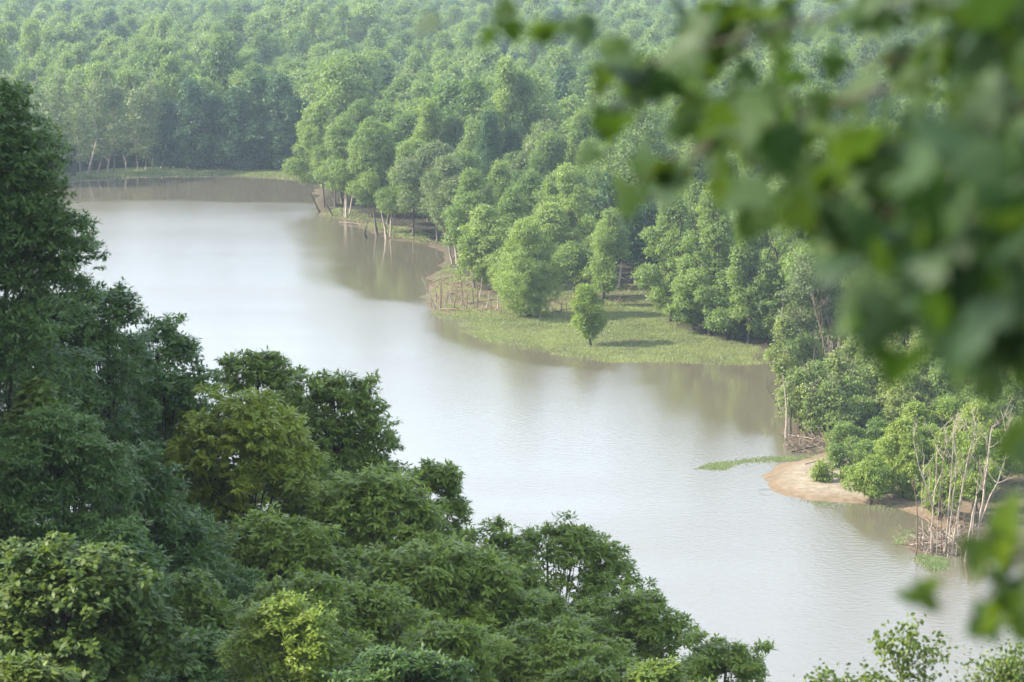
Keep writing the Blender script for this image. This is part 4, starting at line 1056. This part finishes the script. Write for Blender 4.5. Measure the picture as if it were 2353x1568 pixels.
# ------------------------------------------------------------------ the maple hanging in from the right
LEAF2D = [(0, 0), (.10, .02), (.30, -.10), (.26, .06), (.50, .16), (.40, .26), (.47, .42), (.27, .40), (.22, .52), (.30, .74), (.14, .70), (0, 1.0)]
LEAF2D = LEAF2D + [(-x, y) for x, y in LEAF2D[-2:0:-1]]
LV = np.array(LEAF2D)
def maple_leaves(rng, pos, axis, normal, L):
    n = len(pos); axis = nrm(axis); normal = nrm(normal - axis * (normal * axis).sum(1, keepdims=True)); side = np.cross(axis, normal)
    k = len(LV)
    curl = rng.uniform(.05, .35, n)
    x = LV[:, 0][None] * L[:, None]; yv = (LV[:, 1][None] - .12) * L[:, None]
    zz = -np.abs(x) * curl[:, None] - (LV[:, 1][None] ** 2) * L[:, None] * curl[:, None] * .6
    V = pos[:, None] + axis[:, None] * yv[..., None] + side[:, None] * x[..., None] + normal[:, None] * zz[..., None]
    c = pos + axis * (.28 * L)[:, None]
    V = np.concatenate([c[:, None], V], 1)
    i = np.arange(k); tri = np.stack([np.zeros(k, int), 1 + i, 1 + (i + 1) % k], 1)
    Fc = (tri[None] + (np.arange(n) * (k + 1))[:, None, None]).reshape(-1, 3)
    return V.reshape(-1, 3), Fc, k + 1

mx0, my0 = 2.9, 6.6
mz0 = gz(mx0, my0)
maple = empty('maple_tree', (mx0, my0, mz0 - .1), 'maple overhanging from the right, its big blurred leaves closest to the viewer', 'tree')
MB = np.array([mx0, my0, mz0 - .1])
T = Tubes(); rngM = np.random.default_rng(900)
trunk = smooth_pts([np.array([0, 0, 0]), np.array([.1, .05, 2.0]), np.array([.15, .2, 4.2])], 10, rngM, .02)
T.add(trunk, np.linspace(.17, .09, 10), 10); obj('trunk', T.mesh('trunk', M['darkbark']), maple)
def bough(seed, twigs, n, L=.104, tint=.45, ld=1.0, flat=.45, spread=.05):
    """twigs: list of (list of photo points, distance start, distance end); leaves hang along every twig"""
    rng = np.random.default_rng(seed); T = Tubes(); P = []; G = []
    for pl, d0, d1 in twigs:
        k = len(pl); q = np.array([at_y(x, y, d0 + (d1 - d0) * i / (k - 1)) for i, (x, y) in enumerate(pl)]) - MB
        q = smooth_pts(q, 8, rng, .006); T.add(q, np.linspace(.0055, .002, 8), 5)
        t = rng.uniform(0, 6.999, max(3, int(.60 * n * ld * (np.linalg.norm(q[-1] - q[0]))))); i = t.astype(int); f = (t - i)[:, None]
        P.append(q[i] * (1 - f) + q[np.minimum(i + 1, 7)] * f); G.append(np.repeat((q[-1] - q[0])[None], len(t), 0))
    P = np.concatenate(P); G = nrm(np.concatenate(G)); m = len(P)
    pos = P + rng.normal(0, spread, (m, 3))
    ax = .5 * G + rng.normal(0, .55, (m, 3)); ax[:, 2] -= .55
    no = rng.normal(0, .5, (m, 3)); no[:, 2] += flat; no[:, 1] -= .55
    V, Fc, k = maple_leaves(rng, pos, ax, no, L * rng.uniform(.65, 1.2, m))
    o = obj('bough', T.mesh('bough', M['darkbark']), maple)
    obj('foliage', mesh_from('foliage', V, [Fc], [M['maple']], attrs={'tint': np.repeat(np.clip(rng.normal(tint, .22, m), 0, 1), k)}), o)
lrm = rngM.uniform(.5, .9, 46)  # unseen crown above the view, added to dapple the boughs with shade
lbm = np.stack([rngM.uniform(-5.5, 3.2, 46), rngM.uniform(3.5, 11.5, 46), rngM.uniform(54.1, 58.5, 46)], 1) - MB
Vm, Qm, tm_ = crown(rngM, lbm, lrm, 34, 4, .12, .11, .12, .3, .4)
obj('crown', mesh_from('crown', Vm, [Qm], [M['maple']], attrs={'tint': tm_}), maple)
bough(901, [([(2420, -60), (2000, 20), (1700, 80), (1490, 150), (1375, 225)], 5.6, 6.4), ([(1720, 60), (1640, 30), (1590, 10)], 6.1, 6.4), ([(1600, 110), (1500, 190), (1400, 250)], 6.2, 6.5),
            ([(1800, 60), (1660, 150), (1560, 240)], 6.1, 6.5)], 44)
bough(902, [([(2420, 60), (2050, 200), (1800, 280), (1600, 330), (1450, 420)], 5.2, 6.2), ([(1820, 280), (1740, 360), (1700, 440)], 5.8, 6.1), ([(1640, 320), (1570, 390), (1560, 440)], 6.0, 6.2),
            ([(1900, 220), (1720, 230), (1620, 250)], 5.8, 6.2)], 40)
bough(903, [([(2430, 200), (2200, 330), (2000, 430), (1860, 520)], 4.4, 5.3), ([(2100, 360), (1980, 500), (1920, 590)], 4.8, 5.2), ([(2200, 330), (2050, 330), (1860, 370)], 4.6, 5.2), ([(2150, 360), (1960, 440), (1830, 470)], 4.7, 5.3),
            ([(2200, 400), (2050, 480), (1960, 560)], 4.5, 5.0)], 46)
bough(904, [([(2440, 350), (2250, 520), (2150, 570), (2115, 650)], 3.9, 4.5), ([(2250, 520), (2220, 600), (2190, 680)], 4.1, 4.5), ([(2300, 480), (2300, 610), (2285, 700)], 3.9, 4.3), ([(2380, 400), (2360, 590), (2350, 720)], 3.8, 4.1),
            ([(2260, 480), (2170, 530), (2120, 600)], 4.1, 4.5), ([(2440, 500), (2330, 620), (2230, 740)], 3.8, 4.2), ([(2350, 420), (2250, 550), (2210, 670)], 4.4, 4.8), ([(2440, 600), (2360, 680), (2310, 740)], 4.4, 4.7)], 100, tint=.25)
bough(905, [([(2430, -40), (2250, 60), (2100, 130), (1960, 150)], 4.8, 5.6), ([(2300, 20), (2200, 10), (2000, 40)], 5.0, 5.5), ([(2400, 60), (2300, 200), (2200, 300)], 4.6, 5.0), ([(2420, 120), (2340, 300), (2280, 420)], 4.4, 4.7),
            ([(2420, 0), (2380, 180), (2340, 330)], 4.6, 4.9)], 62, tint=.45)
bough(906, [([(2450, 1180), (2380, 1260), (2290, 1340), (2255, 1400)], 4.9, 5.3), ([(2400, 1250), (2330, 1290), (2260, 1340)], 5.0, 5.3), ([(2420, 1250), (2390, 1330), (2375, 1380)], 4.9, 5.1)], 62, L=.092)
bough(907, [([(1300, -70), (1230, -30), (1215, 0)], 6.2, 6.4), ([(1200, -60), (1130, -40), (1080, 5)], 6.2, 6.4), ([(1200, -60), (1150, -30), (1130, -5)], 6.2, 6.3)], 24, L=.085)
bough(908, [([(2450, 780), (2420, 860), (2365, 930)], 3.6, 3.9), ([(2450, 940), (2420, 990), (2375, 1060)], 3.7, 4.0)], 26, L=.1, tint=.3)

# ------------------------------------------------------------------ haze
hz, nt, out = newmat('haze_air')
pv = N(nt, 'ShaderNodeVolumePrincipled')
HAZE = 0.00013
pv.inputs['Color'].default_value = (0.72, 0.87, 1.0, 1); pv.inputs['Density'].default_value = HAZE; pv.inputs['Anisotropy'].default_value = 0.2
nt.links.new(pv.outputs[0], out.inputs['Volume'])
x0, x1, y0, y1, z0, z1 = gx.min() - 20, gx.max() + 20, gy.min() - 20, gy.max() + 20, -4.0, float(GZ.max()) + 12
V = [(x, y, z) for z in (z0, z1) for y in (y0, y1) for x in (x0, x1)]
hm = mesh_from('haze', V, [np.array([(0, 2, 3, 1), (4, 5, 7, 6), (0, 1, 5, 4), (2, 6, 7, 3), (0, 4, 6, 2), (1, 3, 7, 5)])], [hz])
tag(obj('haze', hm), 'thin bluish summer haze softening the distant forest', 'haze', kind='stuff')

# ------------------------------------------------------------------ light
CLOUD = (7.2, 8.5, 10.3)
ELEV, AZ = math.radians(35), math.radians(-6)      # sun from the left, a little beyond the river
S = Vector((-math.cos(ELEV) * math.cos(AZ), math.cos(ELEV) * math.sin(AZ), math.sin(ELEV)))
sl = bpy.data.lights.new('sun', 'SUN'); sl.energy = 5.0; sl.angle = math.radians(0.5); sl.color = (1.0, 0.93, 0.80)
so = bpy.data.objects.new('sun', sl); COL.objects.link(so); so.rotation_euler = (-S).to_track_quat('-Z', 'Y').to_euler()
w = bpy.data.worlds.new('World'); SC.world = w; w.use_nodes = True
nt = w.node_tree; nt.nodes.clear()
sky = nt.nodes.new('ShaderNodeTexSky'); sky.sky_type = 'NISHITA'; sky.sun_disc = False
sky.sun_elevation = ELEV; sky.sun_rotation = math.atan2(S.x, S.y)
sky.air_density = 1.0; sky.dust_density = 3.5; sky.ozone_density = 1.0; sky.altitude = 100
bg = nt.nodes.new('ShaderNodeBackground'); bg.inputs['Strength'].default_value = 0.15
# a bright broken cloud veil in the sky
tc = nt.nodes.new('ShaderNodeTexCoord')
mp = nt.nodes.new('ShaderNodeMapping'); mp.inputs['Scale'].default_value = (1.0, 1.0, 2.6); nt.links.new(tc.outputs['Generated'], mp.inputs[0])
cn = nt.nodes.new('ShaderNodeTexNoise'); cn.inputs['Scale'].default_value = 2.2; cn.inputs['Detail'].default_value = 7; cn.inputs['Roughness'].default_value = 0.55
nt.links.new(mp.outputs[0], cn.inputs['Vector'])
cr = nt.nodes.new('ShaderNodeMapRange'); cr.inputs[1].default_value = 0.36; cr.inputs[2].default_value = 0.60; cr.inputs[3].default_value = 0.35; cr.inputs[4].default_value = 1.0
nt.links.new(cn.outputs[0], cr.inputs[0])
sx = nt.nodes.new('ShaderNodeSeparateXYZ'); nt.links.new(tc.outputs['Generated'], sx.inputs[0])
m1 = nt.nodes.new('ShaderNodeMapRange'); m1.interpolation_type = 'SMOOTHSTEP'; m1.inputs[1].default_value = -0.35; m1.inputs[2].default_value = 0.45; m1.inputs[3].default_value = 0.85; m1.inputs[4].default_value = 1.0
nt.links.new(sx.outputs['Y'], m1.inputs[0])
m2 = nt.nodes.new('ShaderNodeMapRange'); m2.interpolation_type = 'SMOOTHSTEP'; m2.inputs[1].default_value = 0.45; m2.inputs[2].default_value = 0.85; m2.inputs[3].default_value = 1.0; m2.inputs[4].default_value = 0.25
nt.links.new(sx.outputs['Z'], m2.inputs[0])
m3 = nt.nodes.new('ShaderNodeMath'); m3.operation = 'MULTIPLY'; nt.links.new(m1.outputs[0], m3.inputs[0]); nt.links.new(m2.outputs[0], m3.inputs[1])
m4 = nt.nodes.new('ShaderNodeMath'); m4.operation = 'MULTIPLY'; nt.links.new(m3.outputs[0], m4.inputs[0]); nt.links.new(cr.outputs[0], m4.inputs[1])
cm_ = nt.nodes.new('ShaderNodeMix'); cm_.data_type = 'RGBA'; cm_.inputs[7].default_value = (*CLOUD, 1)
nt.links.new(m4.outputs[0], cm_.inputs[0]); nt.links.new(sky.outputs[0], cm_.inputs[6])
wo = nt.nodes.new('ShaderNodeOutputWorld'); nt.links.new(cm_.outputs[2], bg.inputs[0]); nt.links.new(bg.outputs[0], wo.inputs[0])

# ------------------------------------------------------------------ camera
cam = bpy.data.cameras.new('camera'); cam.lens = LENS; cam.sensor_width = 36; cam.clip_start = 0.2; cam.clip_end = 15000
co = bpy.data.objects.new('camera', cam); COL.objects.link(co); co.location = (0, 0, H); co.rotation_euler = (math.pi / 2 - PITCH, 0, 0)
cam.dof.use_dof = True; cam.dof.focus_distance = 330; cam.dof.aperture_fstop = 3.2
SC.camera = co
SC.view_settings.view_transform = 'Standard'; SC.view_settings.look = 'None'; SC.view_settings.exposure = 1.3; SC.view_settings.gamma = 1
SC.render.engine = 'CYCLES'
cy = SC.cycles
cy.use_denoising = True
try: cy.denoiser = 'OPENIMAGEDENOISE'
except Exception: pass
cy.max_bounces = 6; cy.diffuse_bounces = 3; cy.glossy_bounces = 3; cy.transmission_bounces = 3; cy.volume_bounces = 1
cy.use_adaptive_sampling = False
cy.sample_clamp_indirect = 5
print('FOREST', len(rest), 'OBJECTS', len(bpy.data.objects))
